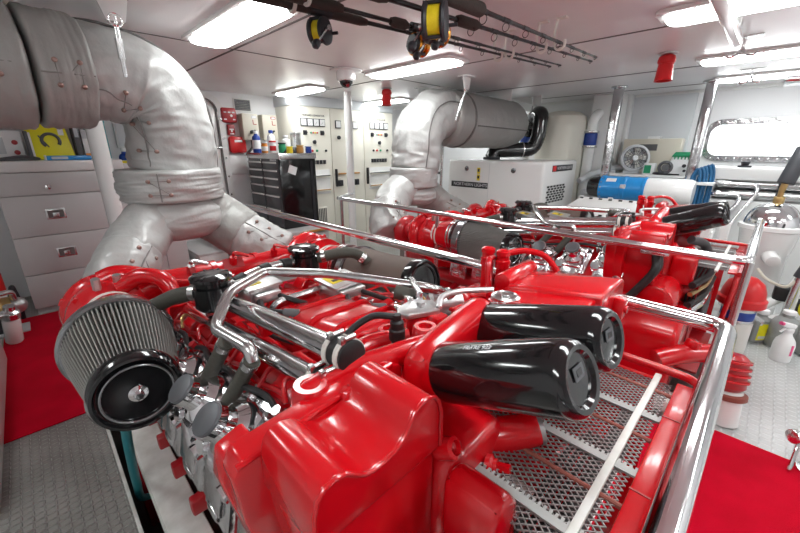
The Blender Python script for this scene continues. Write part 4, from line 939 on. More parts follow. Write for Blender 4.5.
obj('cover', MB().bb((.062, 4.22, CT), (.085, 4.40, CT+.22), bev=.003), 'greyhose', t); obj('pages', MB().bb((.086, 4.225, CT+.004), (.098, 4.395, CT+.21)), 'paper', t)
t = thing('battery', 'pale grey box with dark terminals left of the yellow case', 'box', (.14, 4.4, CT))
obj('body', MB().bb((.105, 4.38, CT), (.175, 4.5, CT+.2), bev=.005), 'palegrey', t); obj('terminal', MB().cyl((.13, 4.42, CT+.2), (.13, 4.42, CT+.225), .012), 'ink', t)
t = thing('tool_case', 'bright yellow case with a grey ring-shaped picture, standing on the worktop', 'case', (.22, 4.3, CT))
yc = obj('body', MB().prism([(-.13, 0), (.135, 0), (.105, .30), (-.145, .30)], (.215, 4.28, CT), X, (0, .15, 1), (0, .09, 0), bev=.01), 'yellow', t)
ctr = V((.215, 4.2785+.022, CT+.15))
obj('ring_picture', MB().torus(ctr, (0, -1, .15), .055, .012, 28, 8, -.6, 4.0), 'greyhose', yc)
obj('picture_bar', MB().bar(ctr+V((-.07, 0, .04)), ctr+V((-.02, 0, -.05)), .02, .008), 'greyhose', yc)
obj('lettering', MB().box(ctr+V((.075, .01, .075)), (.035, .006, .06)), 'paper', yc); obj('lettering', MB().box(ctr+V((-.06, -.01, -.12)), (.06, .004, .02)), 'ink', yc)
t = thing('binder', 'tall dark grey binder right of the yellow case', 'binder', (.395, 4.32, CT))
obj('cover', MB().bb((.365, 4.28, CT), (.405, 4.5, CT+.30), bev=.004), 'greyhose', t); obj('spine_label', MB().bb((.372, 4.277, CT+.18), (.398, 4.281, CT+.26)), 'palegrey', t)
t = thing('paint_box', 'white and orange printed carton between the binder and the teal box', 'carton', (.46, 4.32, CT))
obj('carton', MB().bb((.415, 4.27, CT+.001), (.52, 4.36, CT+.24), bev=.003), 'paper', t); obj('print_band', MB().bb((.417, 4.267, CT+.17), (.518, 4.271, CT+.235)), 'palegrey', t); obj('print_band', MB().bb((.417, 4.267, CT+.01), (.518, 4.271, CT+.05)), 'orange', t)
t = thing('plastic_box', 'teal plastic box standing behind the white pole', 'box', (.57, 4.45, CT))
obj('body', MB().bb((.47, 4.42, CT), (.615, 4.56, CT+.34), bev=.008), 'teal', t); obj('lid', MB().bb((.465, 4.415, CT+.31), (.617, 4.565, CT+.345), bev=.006), 'teal', t)
t = thing('spirit_level', 'blue and white tool lying at the front edge of the worktop', 'tool', (.28, 4.1, CT))
obj('body', MB().bb((.15, 4.08, CT), (.43, 4.13, CT+.035), bev=.008), 'blue', t); obj('grip', MB().bb((.18, 4.076, CT+.008), (.28, 4.134, CT+.028), bev=.004), 'palegrey', t); obj('end_cap', MB().bb((.14, 4.078, CT), (.152, 4.132, CT+.04), bev=.003), 'paper', t)
tag(obj('cable', MB().tube(spline([(-.17, 4.10, CT+.012), (-.05, 4.06, CT+.012), (.06, 4.12, CT+.012), (.11, 4.2, CT+.012), (.02, 4.18, CT+.03), (-.12, 4.17, CT+.012)]), .01, 8), 'greyhose'), 'grey cable lying on the worktop in front of the white box', 'cable')
LT = 1.031
t = thing('cordless_drill', 'yellow and black power tool right of the white pole', 'power tool', (.72, 4.2, LT))
for_z = LT+.11
obj('motor_body', MB().cyl((.63, 4.2, for_z), (.82, 4.18, for_z), .05, bev=.012), 'yellow', t); obj('chuck', MB().cyl((.82, 4.18, for_z), (.90, 4.17, for_z), .028, .018, bev=.004), 'ink', t); obj('handle', MB().bar((.67, 4.2, for_z), (.65, 4.2, LT+.02), .05, .05, bev=.01), 'ink', t); obj('battery_pack', MB().bb((.63, 4.15, LT), (.75, 4.25, LT+.045), bev=.008), 'ink', t)
bottle('plastic_bottle', 'small blue and white bottle behind the yellow power tool', 'bottle', .72, 4.45, LT, .05, .27, 'bluedk', 'paper', 'paper')
t = thing('wall_socket', 'pale frame on the bulkhead behind the left silver exhaust', 'panel', (.84, Y1, 1.2))
obj('frame', MB().bb((.70, Y1-.02, 1.30), (.86, Y1-.001, 1.62), bev=.006), 'white', t); obj('glass', MB().bb((.72, Y1-.024, 1.32), (.84, Y1-.019, 1.60)), 'palegrey', t)

# machinery at the far left
t = thing('fire_extinguisher', 'red fire extinguisher at the left edge beside the drawer cabinet', 'extinguisher', (-.31, 4.1, 0))
obj('cylinder', MB().lathe([(.05, 0), (.06, .01), (.06, .36), (.045, .41), (.022, .43), (.022, .45)], (-.355, 4.05, .02), (0, 0, 1), 20), 'redplastic', t); obj('valve', MB().box((-.355, 4.05, .49), (.07, .035, .05), bev=.006), 'ink', t); obj('label', MB().cyl((-.355, 4.05, .15), (-.355, 4.05, .25), .0608), 'paper', t)
t = thing('pump_unit', 'small cluttered brown pump at the left edge in front of the extinguisher', 'pump', (-.33, 3.72, 0))
obj('motor', MB().cyl((-.44, 3.75, .20), (-.27, 3.75, .20), .07, bev=.01), 'brass', t); obj('pump_head', MB().sphere((-.25, 3.74, .20), .06), 'cast', t); obj('base_plate', MB().bb((-.5, 3.66, .001), (-.22, 3.84, .02), bev=.003), 'palegrey', t)
obj('pipe', MB().tube([(-.25, 3.72, .24), (-.25, 3.66, .33), (-.32, 3.6, .34)], .018, 10, .03), 'steel', t); obj('foot', MB().bb((-.4, 3.70, .02), (-.3, 3.8, .14)), 'ink', t); obj('hose', MB().tube([(-.27, 3.78, .26), (-.25, 3.85, .33), (-.24, 3.9, .2), (-.25, 3.92, .03)], .015, 8, .04), 'ink', t)
t = thing('white_canister', 'white cylinder with a steel head at the left edge on the red carpet', 'canister', (-.29, 3.48, 0))
obj('barrel', MB().lathe([(.042, .0), (.046, .008), (.046, .17), (.04, .185)], (-.30, 3.50, .02), (.12, -.25, 1), 24), 'whitegloss', t); obj('head', MB().lathe([(.035, 0), (.05, .01), (.05, .05), (.03, .07), (.03, .1)], (-.278, 3.454, .20), (.12, -.25, 1), 20), 'chromecast', t); obj('foot_stub', MB().cyl((-.30, 3.5, .01), (-.30, 3.5, .03), .03), 'ink', t)
obj('side_valve', MB().cyl((-.30, 3.45, .24), (-.36, 3.36, .25), .02, bev=.005), 'cast', t)
t = thing('equipment_case', 'white smooth equipment case at the lower left edge of the photo', 'case', (-.62, 2.6, 0))
obj('body', MB().bb((-.9, 1.75, 0), (-.332, 3.22, .22), bev=.03, seg=3), 'whitegloss', t); obj('lid', MB().bb((-.895, 1.755, .22), (-.337, 3.215, .25), bev=.012), 'white', t)

# poles, camera dome, nozzles, overhead tube, hooks
t = thing('pole', 'thick white pole between the drawer cabinet and the left silver exhaust', 'pole', (.40, 3.3, 0))
obj('tube', MB().cyl((.40, 3.3, 0), (.40, 3.3, ZC-.001), .052, seg=28), 'whitegloss', t); obj('base_flange', MB().cyl((.40, 3.3, .0), (.40, 3.3, .015), .085, bev=.003), 'white', t)
t = thing('pole', 'white pole in front of the cream switchboard', 'pole', (2.78, 3.62, 0))
obj('tube', MB().cyl((2.78, 3.62, 0), (2.78, 3.62, ZC-.001), .045, seg=28), 'whitegloss', t); obj('base_flange', MB().cyl((2.78, 3.62, .0), (2.78, 3.62, .015), .08, bev=.003), 'white', t)
t = thing('camera_dome', 'white dome security camera on the ceiling above the switchboard pole', 'camera', (2.02, 2.64, ZC))
obj('ceiling_plate', MB().cyl((2.02, 2.64, ZC-.012), (2.02, 2.64, ZC-.001), .13, seg=36, bev=.004), 'white', t); obj('housing', MB().lathe([(.075, 0), (.078, .004), (.076, .06), (.068, .068)], (2.02, 2.64, ZC-.012), (0, 0, -1), 32), 'whitegloss', t)
obj('dome', MB().lathe([(.056*math.cos(a*PI/16), .056*math.sin(a*PI/16)) for a in range(8)] + [(0, .056)], (2.02, 2.64, ZC-.078), (0, 0, -1), 28, cap=(True, False)), 'black', t); obj('trim_ring', MB().torus((2.02, 2.64, ZC-.079), (0, 0, 1), .058, .006, 32, 8), 'chrome', t)
obj('lens', MB().cyl((2.0, 2.60, ZC-.115), (1.995, 2.59, ZC-.122), .014), 'ring', t)
for x, y, l in ((3.2, .68, 'red nozzle hanging from the ceiling at the upper right'), (2.90, 3.1, 'small red nozzle hanging from the ceiling left of the right silver exhaust')):
    t = thing('ceiling_nozzle', l, 'nozzle', (x, y, ZC), 'red ceiling nozzles')
    obj('ceiling_rose', MB().cyl((x, y, ZC-.008), (x, y, ZC-.001), .055, bev=.002), 'palegrey', t)
    obj('collar', MB().lathe([(.03, 0), (.045, .01), (.052, .03), (.052, .045), (.045, .055)], (x, y, ZC-.01), (0, 0, -1), 24), 'redplastic', t); obj('cone', MB().lathe([(.043, 0), (.052, .10), (.054, .105), (.047, .105), (.043, .06), (0, .05)], (x, y, ZC-.065), (-.04, -.02, -1), 24, cap=(True, False)), 'redplastic', t)
t = thing('overhead_tube', 'white tube under the ceiling at the top right, its end hanging free', 'tube', (2.9, .31, 1.84))
obj('tube', MB().cyl((1.6, .30, 1.855), (2.92, .31, 1.855), .028, seg=24, bev=.006), 'whitegloss', t)
for x in (1.9, 2.6): obj('saddle', MB().bb((x-.015, .275, 1.855), (x+.015, .34, ZC-.001), bev=.003), 'white', t)
for x, y, l in ((3.05, .29, 'polished double hook on the ceiling by the end of the white tube'), (4.3, .31, 'polished double hook on the ceiling near the window wall')):
    t = thing('ceiling_hook', l, 'hook', (x, y, ZC), 'polished double ceiling hooks')
    obj('plate', MB().box((x, y, ZC-.003), (.05, .16, .006), rot=(0, 0, 0), bev=.002), 'steel', t)
    obj('hook', MB().tube(spline([(x, y+.07, ZC-.075), (x, y+.055, ZC-.10), (x, y+.02, ZC-.09), (x, y, ZC-.05), (x, y, ZC-.004)]), .006, 8).tube(spline([(x, y-.07, ZC-.075), (x, y-.055, ZC-.10), (x, y-.02, ZC-.09), (x, y, ZC-.05)]), .006, 8), 'chrome', t)
t = thing('spot_lamp', 'polished round lamp body on the ceiling at the right edge', 'lamp', (4.65, -.02, ZC))
obj('body', MB().cyl((4.62, .12, ZC-.06), (4.66, -.25, ZC-.06), .055, bev=.015), 'chrome', t); obj('bracket', MB().bb((4.60, -.1, ZC-.02), (4.70, -.02, ZC-.001)), 'steel', t)

# ------------------------------------------------------------------ fishing rods under the ceiling
def rod(label, butt, grip_end, tip, br, gr, reel=None, ring=.009, fore=None):
    """rod lying in ceiling hooks: grip, blank, line guides, reel"""
    b, g, tp = V(butt), V(grip_end), V(tip); d = (tp-b).normalized()
    t = thing('fishing_rod', label, 'fishing rod', butt, 'fishing rods slung under the ceiling')
    obj('blank', MB().tube([b, b.lerp(tp, .5), tp], br, 10, rfun=lambda u, a, i: br*(1-.62*u)), 'rod', t)
    obj('grip', MB().lathe([(gr*.8, 0), (gr, .012), (gr, (g-b).length-.03), (gr*.7, (g-b).length)], b, d, 16), 'foam', t)
    if fore:
        f0, f1 = b.lerp(tp, fore[0]), b.lerp(tp, fore[1]); obj('fore_grip', MB().lathe([(gr*.75, 0), (gr*1.05, .02), (gr*1.05, (f1-f0).length-.02), (gr*.6, (f1-f0).length)], f0, d, 16), 'foam', t)
    n = 8
    for k in range(n):
        u = .50+.49*k/(n-1); p = b.lerp(tp, u); rr = ring*(1.7-1.25*k/(n-1))
        r_ = br*(1-.62*u)
        gd = obj('line_guide', MB().torus(p+V((0, 0, -r_-rr)), d, rr, .0016, 18, 6), 'rod', t)
        obj('guide_wrap', MB().cyl(p-d*.022, p+d*.022, r_+.0012, seg=10), 'ink', gd)
    if reel:
        u, size, side, lc, kind = reel
        p = b.lerp(tp, u); q = p + V((0, 0, -size*1.35))
        rl = obj('reel', MB().bar(p+V((0, 0, -.004)), q, size*.35, size*.22, bev=.003).cyl(p-d*size*.9, p+d*size*.9, br+.008), 'ink', t)
        sd = V((0, 0, 1)).cross(d).normalized()
        ax = (sd - d*.6).normalized() if kind == 'drum' else d
        h = size*.8
        obj('side_plate', MB().lathe([(size*.5, 0), (size*.95, .004), (size, .012), (size*.9, .02)], q-ax*h*.75, ax, 28).lathe([(size*.9, 0), (size, .008), (size*.95, .016), (size*.5, .02)], q+ax*h*.5, ax, 28), 'ink' if kind == 'drum' else 'gold', rl)
        obj('spool_line', MB().cyl(q-ax*h*.55, q+ax*h*.5, size*.80, seg=28), lc, rl)
        for k in range(3):
            a = k*2.1; y_ = d if kind == 'drum' else sd; off = (y_*math.cos(a)+Z*math.sin(a))*size*.93
            obj('frame_pillar', MB().cyl(q-ax*h*.7+off, q+ax*h*.55+off, .006, seg=8), 'ink', rl)
        hb = q + (sd if kind == 'drum' else -sd)*side*size*.9
        hd = -d*.75 - Z*.9
        obj('crank', MB().bar(hb, hb+hd*size*1.2, .010, .006).cyl(hb-sd*.02, hb+sd*.02, .009), 'steel', rl)
        obj('crank_knob', MB().lathe([(.008, -.014), (.015, -.004), (.015, .012), (.006, .02)], hb+hd*size*1.25, hd, 14), 'ink', rl)
        if kind == 'spin':
            obj('bail', MB().torus(q+ax*h*.5, sd, size*.8, .0035, 20, 6, -.2, 3.2), 'gold', rl)
            obj('rotor', MB().lathe([(size*.75, 0), (size*.95, .02), (size*.9, .04)], q-ax*h, ax, 24), 'ink', rl)
    return t
rod('fishing rod nearest the left light, brown grip and small reel with yellow line', (.15, 1.40, 1.775), (1.12, 1.315, 1.785), (2.56, 1.18, 1.80), .011, .0165, (.315, .048, -1, 'line', 'drum'), .008)
rod('fishing rod with a black and gold reel, second from the left light', (.25, 1.305, 1.775), (.95, 1.23, 1.785), (2.57, 1.12, 1.80), .010, .019, (.465, .046, 1, 'gold', 'spin'), .008, (.40, .44))
rod('fishing rod with black foam grip and an orange reel, third from the left light', (.30, 1.115, 1.775), (1.0, 1.07, 1.785), (2.59, .94, 1.80), .012, .020, (.41, .048, 1, 'ink', 'spin'), .010, (.46, .52))
rod('fishing rod with thick foam grips and the big reel of bright yellow line', (.20, .93, 1.775), (.75, .915, 1.785), (2.50, .885, 1.80), .013, .024, (.385, .062, 1, 'line', 'drum'), .010, (.40, .50))
def rodhook(x, y, label):
    t = thing('rod_hook', label, 'hook', (x, y, ZC), 'white rod hooks')
    obj('base', MB().box((x, y, ZC-.004), (.03, .05, .008), bev=.002), 'paleplastic', t)
    obj('hook', MB().tube(spline([(x, y+.02, ZC-.006), (x, y+.028, ZC-.07), (x, y+.018, ZC-.125), (x, y-.008, ZC-.14), (x, y-.026, ZC-.125), (x, y-.026, ZC-.10)]), .007, 8), 'paleplastic', t)
for x, ys in ((.80, (1.345, 1.247, 1.08, .91)), (2.0, (1.232, 1.165, .985, .893))):
    for y, wd in zip(ys, ('first', 'second', 'third', 'fourth')):
        rodhook(x, y, f'white plastic hook holding the {wd} fishing rod from the left light, ' + ('at its grip' if x < 1 else 'towards its tip'))

# ------------------------------------------------------------------ generator set and what stands behind it
ge = thing('generator', 'white boxed generator behind the far engine with a black square grille', 'generator', (4.12, 2.25, 0))
gx0, gx1, gy0, gy1, gz = 3.7, 4.56, 1.655, 2.86, 1.168
obj('enclosure', MB().bb((gx0, gy0, .0), (gx1, gy1, gz), bev=.03, seg=4), 'whitegloss', ge)
obj('panel_seam', MB().bb((gx0-.0015, 2.28, .1), (gx0, 2.284, gz-.03)), 'palegrey', ge)
for y in (2.585, 1.985):
    l = obj('round_latch', MB().cyl((gx0, y, 1.07), (gx0-.012, y, 1.07), .028, bev=.004), 'ring', ge); obj('latch_slot', MB().box((gx0-.013, y, 1.07), (.003, .03, .008)), 'ink', l)
for z in (1.05, .975): 
    w_ = obj('warning_label', MB().bb((gx0-.003, 2.40, z-.034), (gx0, 2.44, z+.034)), 'yellow2', ge); obj('warning_sign', MB().bb((gx0-.004, 2.407, z-.012), (gx0-.002, 2.433, z+.02)), 'ink', w_)
p = obj('name_plate', MB().bb((gx0-.004, 2.29, .855), (gx0, 2.80, .92), bev=.001), 'ink', ge)
text('plate_lettering', 'NORTHERN LIGHTS', .05, 'palegrey', p, (gx0-.0045, 2.53, .887), (0, -1, 0), Z, sx=1.05)
p = obj('name_plate', MB().bb((3.90, gy0-.004, 1.06), (4.43, gy0, 1.125), bev=.001), 'ink', ge)
obj('plate_badge', MB().bb((3.905, gy0-.006, 1.065), (3.985, gy0-.003, 1.12)), 'redplastic', p)
text('plate_lettering', 'NORTHERN LIGHTS', .044, 'palegrey', p, (4.21, gy0-.0045, 1.092), X, Z)
gr = obj('air_grille', MB().bb((3.81, gy0-.002, .735), (4.29, gy0, .925)), 'whitegloss', ge)
for r_ in range(7):
    for c_ in range(6):
        x0 = 3.815+c_*.078+(.028 if r_ % 2 else 0); z0 = .738+r_*.0268
        obj('grille_hole', MB().bb((x0, gy0-.0035, z0), (x0+.058, gy0-.001, z0+.0205)), 'grille', gr)
t = thing('storage_tank', 'tall cream tank with rounded top behind the white generator', 'tank', (4.95, 2.05, 0))
obj('shell', MB().lathe([(.28, 0), (.29, .03), (.29, 1.60), (.27, 1.67), (.20, 1.715), (.1, 1.735), (0, 1.74)], (4.95, 2.05, 0), (0, 0, 1), 48, cap=(True, False)), 'cream', t); obj('band', MB().cyl((4.95, 2.05, 1.55), (4.95, 2.05, 1.57), .293, seg=48), 'cream', t)
t = thing('flexible_duct', 'ribbed black flexible duct rising from the generator top and looping over', 'duct', (4.0, 2.4, gz))
path = rounded([(4.02, 2.46, gz+.01), (4.05, 2.44, gz+.10), (4.40, 2.14, gz+.115), (4.44, 2.10, 1.42), (4.46, 2.10, 1.68), (4.56, 2.2, 1.70), (4.66, 2.3, 1.62), (4.70, 2.33, 1.45)], .11, 14)
path = resample(path, 90)
obj('hose', MB().tube(path, .085, 20, rfun=lambda u, a, i: .085*(1 if i % 2 else .955)), 'black', t)
obj('hose_clamp', MB().cyl(path[26], path[27], .09), 'steel', t); obj('end_collar', MB().cyl((4.02, 2.46, gz+.001), (4.02, 2.46, gz+.03), .1), 'ink', t)
for x, y, z, l in ((5.0, 1.70, 1.40, 'white pipe with a blue banded valve beside the cream tank'), (4.92, 2.50, 1.42, 'white pipe with a blue banded valve inside the loop of the black duct')):
    t = thing('valve_pipe', l, 'pipe', (x, y, 0), 'pipes with blue banded valves')
    obj('pipe', MB().tube([(x, y, .0), (x, y, z+.22), (x+.04, y-.03, z+.29), (x+.22, y-.06, z+.29)], .06, 18, .09), 'whitegloss', t)
    v = obj('valve_band', MB().cyl((x, y, z-.07), (x, y, z+.07), .072, seg=24, bev=.006), 'bluedk', t)
    for k in (-1, 1): obj('flange', MB().cyl((x, y, z+k*.085-.012), (x, y, z+k*.085+.012), .088, seg=24, bev=.003), 'steel', t)
t = thing('bent_pipe', 'grey-green bent pipes between the generator and the polished stanchion', 'pipe', (4.75, 1.5, 0))
obj('upper_pipe', MB().tube([(4.60, 1.62, .93), (4.75, 1.56, 1.0), (5.0, 1.42, 1.07), (5.2, 1.32, 1.07)], .035, 14, .08), 'palegrey', t); obj('lower_pipe', MB().tube([(4.60, 1.56, .80), (4.8, 1.48, .84), (5.0, 1.36, .90), (5.2, 1.26, .90)], .04, 14, .08), 'palegrey', t)
obj('stand', MB().bb((4.98, 1.36, 0), (5.02, 1.42, 1.05)), 'palegrey', t); obj('blue_coupling', MB().cyl((4.93, 1.44, .98), (4.93, 1.44, .90), .07, bev=.01), 'blue', t)
t = thing('shelf_ladder', 'narrow steel ladder left of the white generator', 'ladder', (3.7, 3.1, 0))
for y in (2.98, 3.36): obj('stile', MB().cyl((3.72, y, 0), (3.72, y, 1.35), .018), 'steel', t)
for k in range(6): obj('rung', MB().cyl((3.72, 2.98, .2+k*.2), (3.72, 3.36, .2+k*.2), .016), 'greyhose', t)

# ------------------------------------------------------------------ starboard side
sh = thing('shelf', 'white rail shelf along the hull carrying the fan and the green-topped box', 'shelf', (5.0, 1.0, 0))
obj('board', MB().bb((4.86, .60, 1.0), (5.34, 1.40, 1.018), bev=.003), 'white', sh)
for z in (1.0, .955): obj('rail', MB().cyl((4.86, .58, z), (4.86, 1.42, z), .012), 'whitegloss', sh)
for y in (.60, .80, 1.0, 1.2, 1.4): obj('bracket', MB().bar((4.87, y, .99), (5.35, y, .80), .02, .02), 'white', sh)
SZ = 1.019
t = thing('wall_cabinet', 'beige box with a dark label behind the fan on the hull shelf', 'cabinet', (5.25, 1.08, SZ))
obj('body', MB().bb((5.16, .80, SZ), (5.335, 1.37, 1.40), bev=.008), 'beige', t); obj('label', MB().bb((5.155, 1.02, 1.27), (5.161, 1.20, 1.34)), 'greyhose', t); obj('hinge', MB().bb((5.2, 1.02, 1.40), (5.3, 1.14, 1.425), bev=.003), 'paper', t)
t = thing('fan', 'round pale grey fan standing on the hull shelf', 'fan', (4.99, 1.17, SZ))
fc = V((4.98, 1.18, SZ+.17)); fd = V((-1, -.45, .1)).normalized()
obj('housing', MB().lathe([(.10, -.04), (.145, -.03), (.15, 0), (.145, .025), (.125, .032), (.11, .02)], fc, fd, 40, cap=(True, False)), 'palegrey', t)
g = obj('grille', MB().torus(fc+fd*.024, fd, .075, .003, 32, 6).torus(fc+fd*.024, fd, .115, .003, 32, 6), 'greyhose', t)
fx, fy, _ = frame(fd)
for k in range(20):
    a = k*PI/10; u = fx*math.cos(a)+fy*math.sin(a); obj('grille_spoke', MB().cyl(fc+fd*.024+u*.03, fc+fd*.026+u*.13, .0028, seg=6), 'greyhose', g)
for k in range(5):
    a = k*2*PI/5; u = fx*math.cos(a)+fy*math.sin(a); v_ = fd.cross(u); obj('fan_blade', MB().prism([(-.02, .02), (.02, .02), (.045, .11), (-.015, .11)], fc+fd*.0, v_, u, fd*.004), 'paleplastic', t)
obj('hub', MB().cyl(fc-fd*.02, fc+fd*.032, .03, bev=.006), 'paper', t); obj('stand', MB().prism([(-.09, 0), (.09, 0), (.06, .07), (-.06, .07)], (4.97, 1.19, SZ), (.41, -.91, 0), Z, (.05, .02, 0), bev=.005), 'palegrey', t)
t = thing('small_carton', 'small green and white carton beside the round fan', 'carton', (4.93, 1.0, SZ))
obj('carton', MB().bb((4.89, .95, SZ), (4.97, 1.06, SZ+.12), bev=.004), 'paper', t); obj('green_panel', MB().bb((4.886, .985, SZ+.015), (4.891, 1.05, SZ+.10)), 'green', t)
t = thing('battery_charger', 'white box with a green lid and round side fitting on the hull shelf', 'charger', (5.0, .74, SZ))
obj('body', MB().prism([(-.13, 0), (.11, 0), (.11, .19), (-.08, .19)], (4.93, .74, SZ), (0, -1, 0), Z, (.18, 0, 0), bev=.01), 'paper', t); obj('lid', MB().prism([(-.09, .19), (.115, .19), (.10, .24), (-.06, .24)], (4.925, .74, SZ), (0, -1, 0), Z, (.19, 0, 0), bev=.008), 'green', t)
for k in range(6): obj('vent_rib', MB().bb((4.927, .64+k*.03, SZ+.165), (4.931, .652+k*.03, SZ+.19)), 'green', t)
obj('socket', MB().cyl((4.93, .70, SZ+.10), (4.915, .70, SZ+.10), .018).cyl((4.93, .69, SZ+.05), (4.915, .69, SZ+.05), .014), 'ink', t); obj('coil', MB().torus((4.91, .86, SZ+.08), (-1, -.2, 0), .055, .016, 28, 8).cyl((4.92, .86, SZ+.08), (4.89, .855, SZ+.08), .035), 'greyhose', t)
obj('lead', MB().tube(spline([(4.9, .86, SZ+.03), (4.88, .95, SZ+.02), (4.9, .92, SZ+.01), (4.88, .72, SZ+.012)]), .008, 8), 'ink', t)
t = thing('pump_motor', 'blue and white horizontal motor cylinder below the hull shelf', 'motor', (4.3, .93, .7))
zc, r = .905, .118
obj('black_end', MB().lathe([(.08, 0), (.10, .03), (.112, .13)], (4.3, 1.40, zc), (0, -1, 0), 32), 'black', t)
b = obj('blue_housing', MB().lathe([(r*1.05, 0), (r*1.05, .03), (r, .04), (r, .2), (r*1.04, .205), (r*1.04, .235), (r, .24), (r, .38), (r*1.04, .385), (r*1.04, .41)], (4.3, 1.275, zc), (0, -1, 0), 36), 'blue', t, 'blue housing')
obj('rating_plate', MB().box((4.215, 1.17, zc+.085), (.004, .09, .04), rot=(0, .72, 0)), 'paper', b); obj('terminal_box', MB().box((4.19, 1.05, zc+.03), (.03, .05, .04), bev=.006), 'palegrey', b)
for k in range(6): 
    a = 2.2+k*.42; obj('housing_bolt', MB().cyl((4.3+math.cos(a)*r*.98, 1.255, zc+math.sin(a)*r*.98), (4.3+math.cos(a)*r*1.1, 1.255, zc+math.sin(a)*r*1.1), .008, seg=8), 'steel', b)
obj('white_barrel', MB().lathe([(r, 0), (r*1.02, .01), (r*1.02, .34), (r*.9, .37)], (4.3, .865, zc), (0, -1, 0), 36), 'whitegloss', t)
for y in (1.15, .65): obj('cradle', MB().bb((4.2, y-.02, .0), (4.4, y+.02, zc-.09)), 'white', t)
t = thing('perforated_panel', 'white perforated sheet leaning below the blue motor, behind the far engine', 'panel', (3.95, 1.1, 0))
pm = obj('sheet', MB().prism([(1.45, 0), (.60, 0), (.72, .27), (1.30, .27)], (3.66, 0, .70), Y, (.62, 0, .52), (.008, 0, .006)), 'white', t)
for k in range(8):
    for q in (0, .25): obj('slot', MB().box((3.66+.62*(q+.01)-.004, .70+k*.085 if q else .66+k*.1, .70+.52*(q+.01)+.003), (.016, .03, .004), rot=(0, -.7, 0)), 'grille', pm)
obj('leg', MB().bb((3.85, .7, 0), (3.89, .74, .85)), 'white', t); obj('leg', MB().bb((3.85, 1.3, 0), (3.89, 1.34, .85)), 'white', t)
t = thing('hose_coil', 'blue hose coil hanging by the stanchion left of the watermaker', 'hose', (4.55, .48, .7))
for k in range(5):
    x = 4.47+k*.022; y = .525-k*.022; w_ = .028+.004*(k % 2); obj('coil_turn', MB().tube(spline([(x, y+w_, 1.05), (x-.01, y+w_*1.1, .92), (x, y+w_, .75), (x+.01, y, .69-.012*k), (x, y-w_, .76), (x-.01, y-w_*1.1, .95), (x, y-w_, 1.06), (x, y, 1.11+.01*k), (x, y+w_, 1.05)], 6), .013, 8), 'bluehose', t)
obj('strap', MB().bb((4.42, .38, .97), (4.60, .56, .995), bev=.003), 'paper', t)
wm = thing('watermaker', 'white watermaker frame under the window with two polished pressure tubes', 'watermaker', (4.75, .1, 0))
obj('top_housing', MB().bb((4.6, -.75, 1.02), (5.1, .47, 1.128), bev=.01), 'white', wm); obj('lower_housing', MB().bb((4.62, -.75, .0), (5.1, .45, .84), bev=.008), 'white', wm)
obj('end_plate', MB().bb((4.58, .39, .80), (4.98, .42, 1.03), bev=.004), 'palegrey', wm); obj('back_plate', MB().bb((4.98, -.75, .84), (5.0, .45, 1.02)), 'hullgrey', wm)
for z in (.985, .89):
    p = obj('pressure_tube', MB().cyl((4.68, .385, z), (4.68, -.75, z), .042, seg=24), 'steel', wm); obj('end_fitting', MB().cyl((4.60, .40, z), (4.60, .27, z-.0), .026, bev=.005), 'chromecast', p); obj('tube_nut', MB().hexa((4.60, .36, z), (4.60, .33, z), .034), 'steel', p)
for y, z0 in ((.10, .985), (.20, .89)):
    obj('riser_pipe', MB().tube([(4.60, .30, z0), (4.60, y, z0), (4.59, y-.02, z0-.06), (4.55, y+.10, .62), (4.5, y+.12, .55)], .017, 12, .05), 'chrome', wm)
for y in (-.05,): obj('clip', MB().bb((4.62, y-.012, .84), (4.65, y+.012, 1.02)), 'ink', wm)
obj('vent_knob', MB().cyl((4.75, .22, 1.128), (4.75, .22, 1.145), .05, bev=.004).cyl((4.75, .22, 1.145), (4.75, .22, 1.18), .025, .035), 'ink', wm); obj('side_block', MB().bb((4.66, -.26, 1.129), (4.8, -.08, 1.20), bev=.006), 'palegrey', wm)
# separator with polished dome
t = thing('separator', 'white canister with a polished steel dome at the right, before the watermaker', 'separator', (4.0, -.06, 0))
sxy = (4.0, -.06)
obj('barrel', MB().lathe([(.17, 0), (.17, .10), (.145, .12), (.145, .52), (.155, .54), (.175, .70), (.19, .705), (.19, .735), (.18, .74)], (*sxy, 0), (0, 0, 1), 40), 'whitegloss', t)
obj('dome', MB().lathe([(.165*math.cos(a*PI/20), .17*math.sin(a*PI/20)) for a in range(10)] + [(0, .17)], (*sxy, .74), (0, 0, 1), 40, cap=(True, False)), 'chrome', t, 'polished steel dome'); obj('neck', MB().cyl((*sxy, .90), (*sxy, .95), .032, bev=.005).cyl((*sxy, .95), (*sxy, 1.0), .018), 'brass', t)
obj('bracket_arm', MB().bb((3.80, .16, .50), (3.86, .22, .74), bev=.01).bb((3.78, .05, .45), (4.1, .22, .50), bev=.01), 'white', t); obj('side_stub', MB().cyl((3.86, -.10, .52), (3.76, -.13, .50), .05, .045, bev=.012), 'whitegloss', t)
obj('foot_plate', MB().bb((3.86, -.20, .0), (4.20, .16, .03), bev=.006), 'white', t)
t = thing('gas_strut', 'dark grey sleeve standing over the polished dome at the right edge', 'strut', (3.98, -.1, 1.02))
obj('sleeve', MB().cyl((4.0, -.066, 1.045), (4.06, -.115, 1.30), .05, seg=24, bev=.006), 'greystrut', t); obj('rod_end', MB().cyl((4.0, -.06, 1.0), (4.0, -.066, 1.046), .02), 'brass', t)
t = thing('hose_sleeve', 'dark sleeve with a beige cable at the right edge beside the dome canister', 'sleeve', (3.62, -.30, .4))
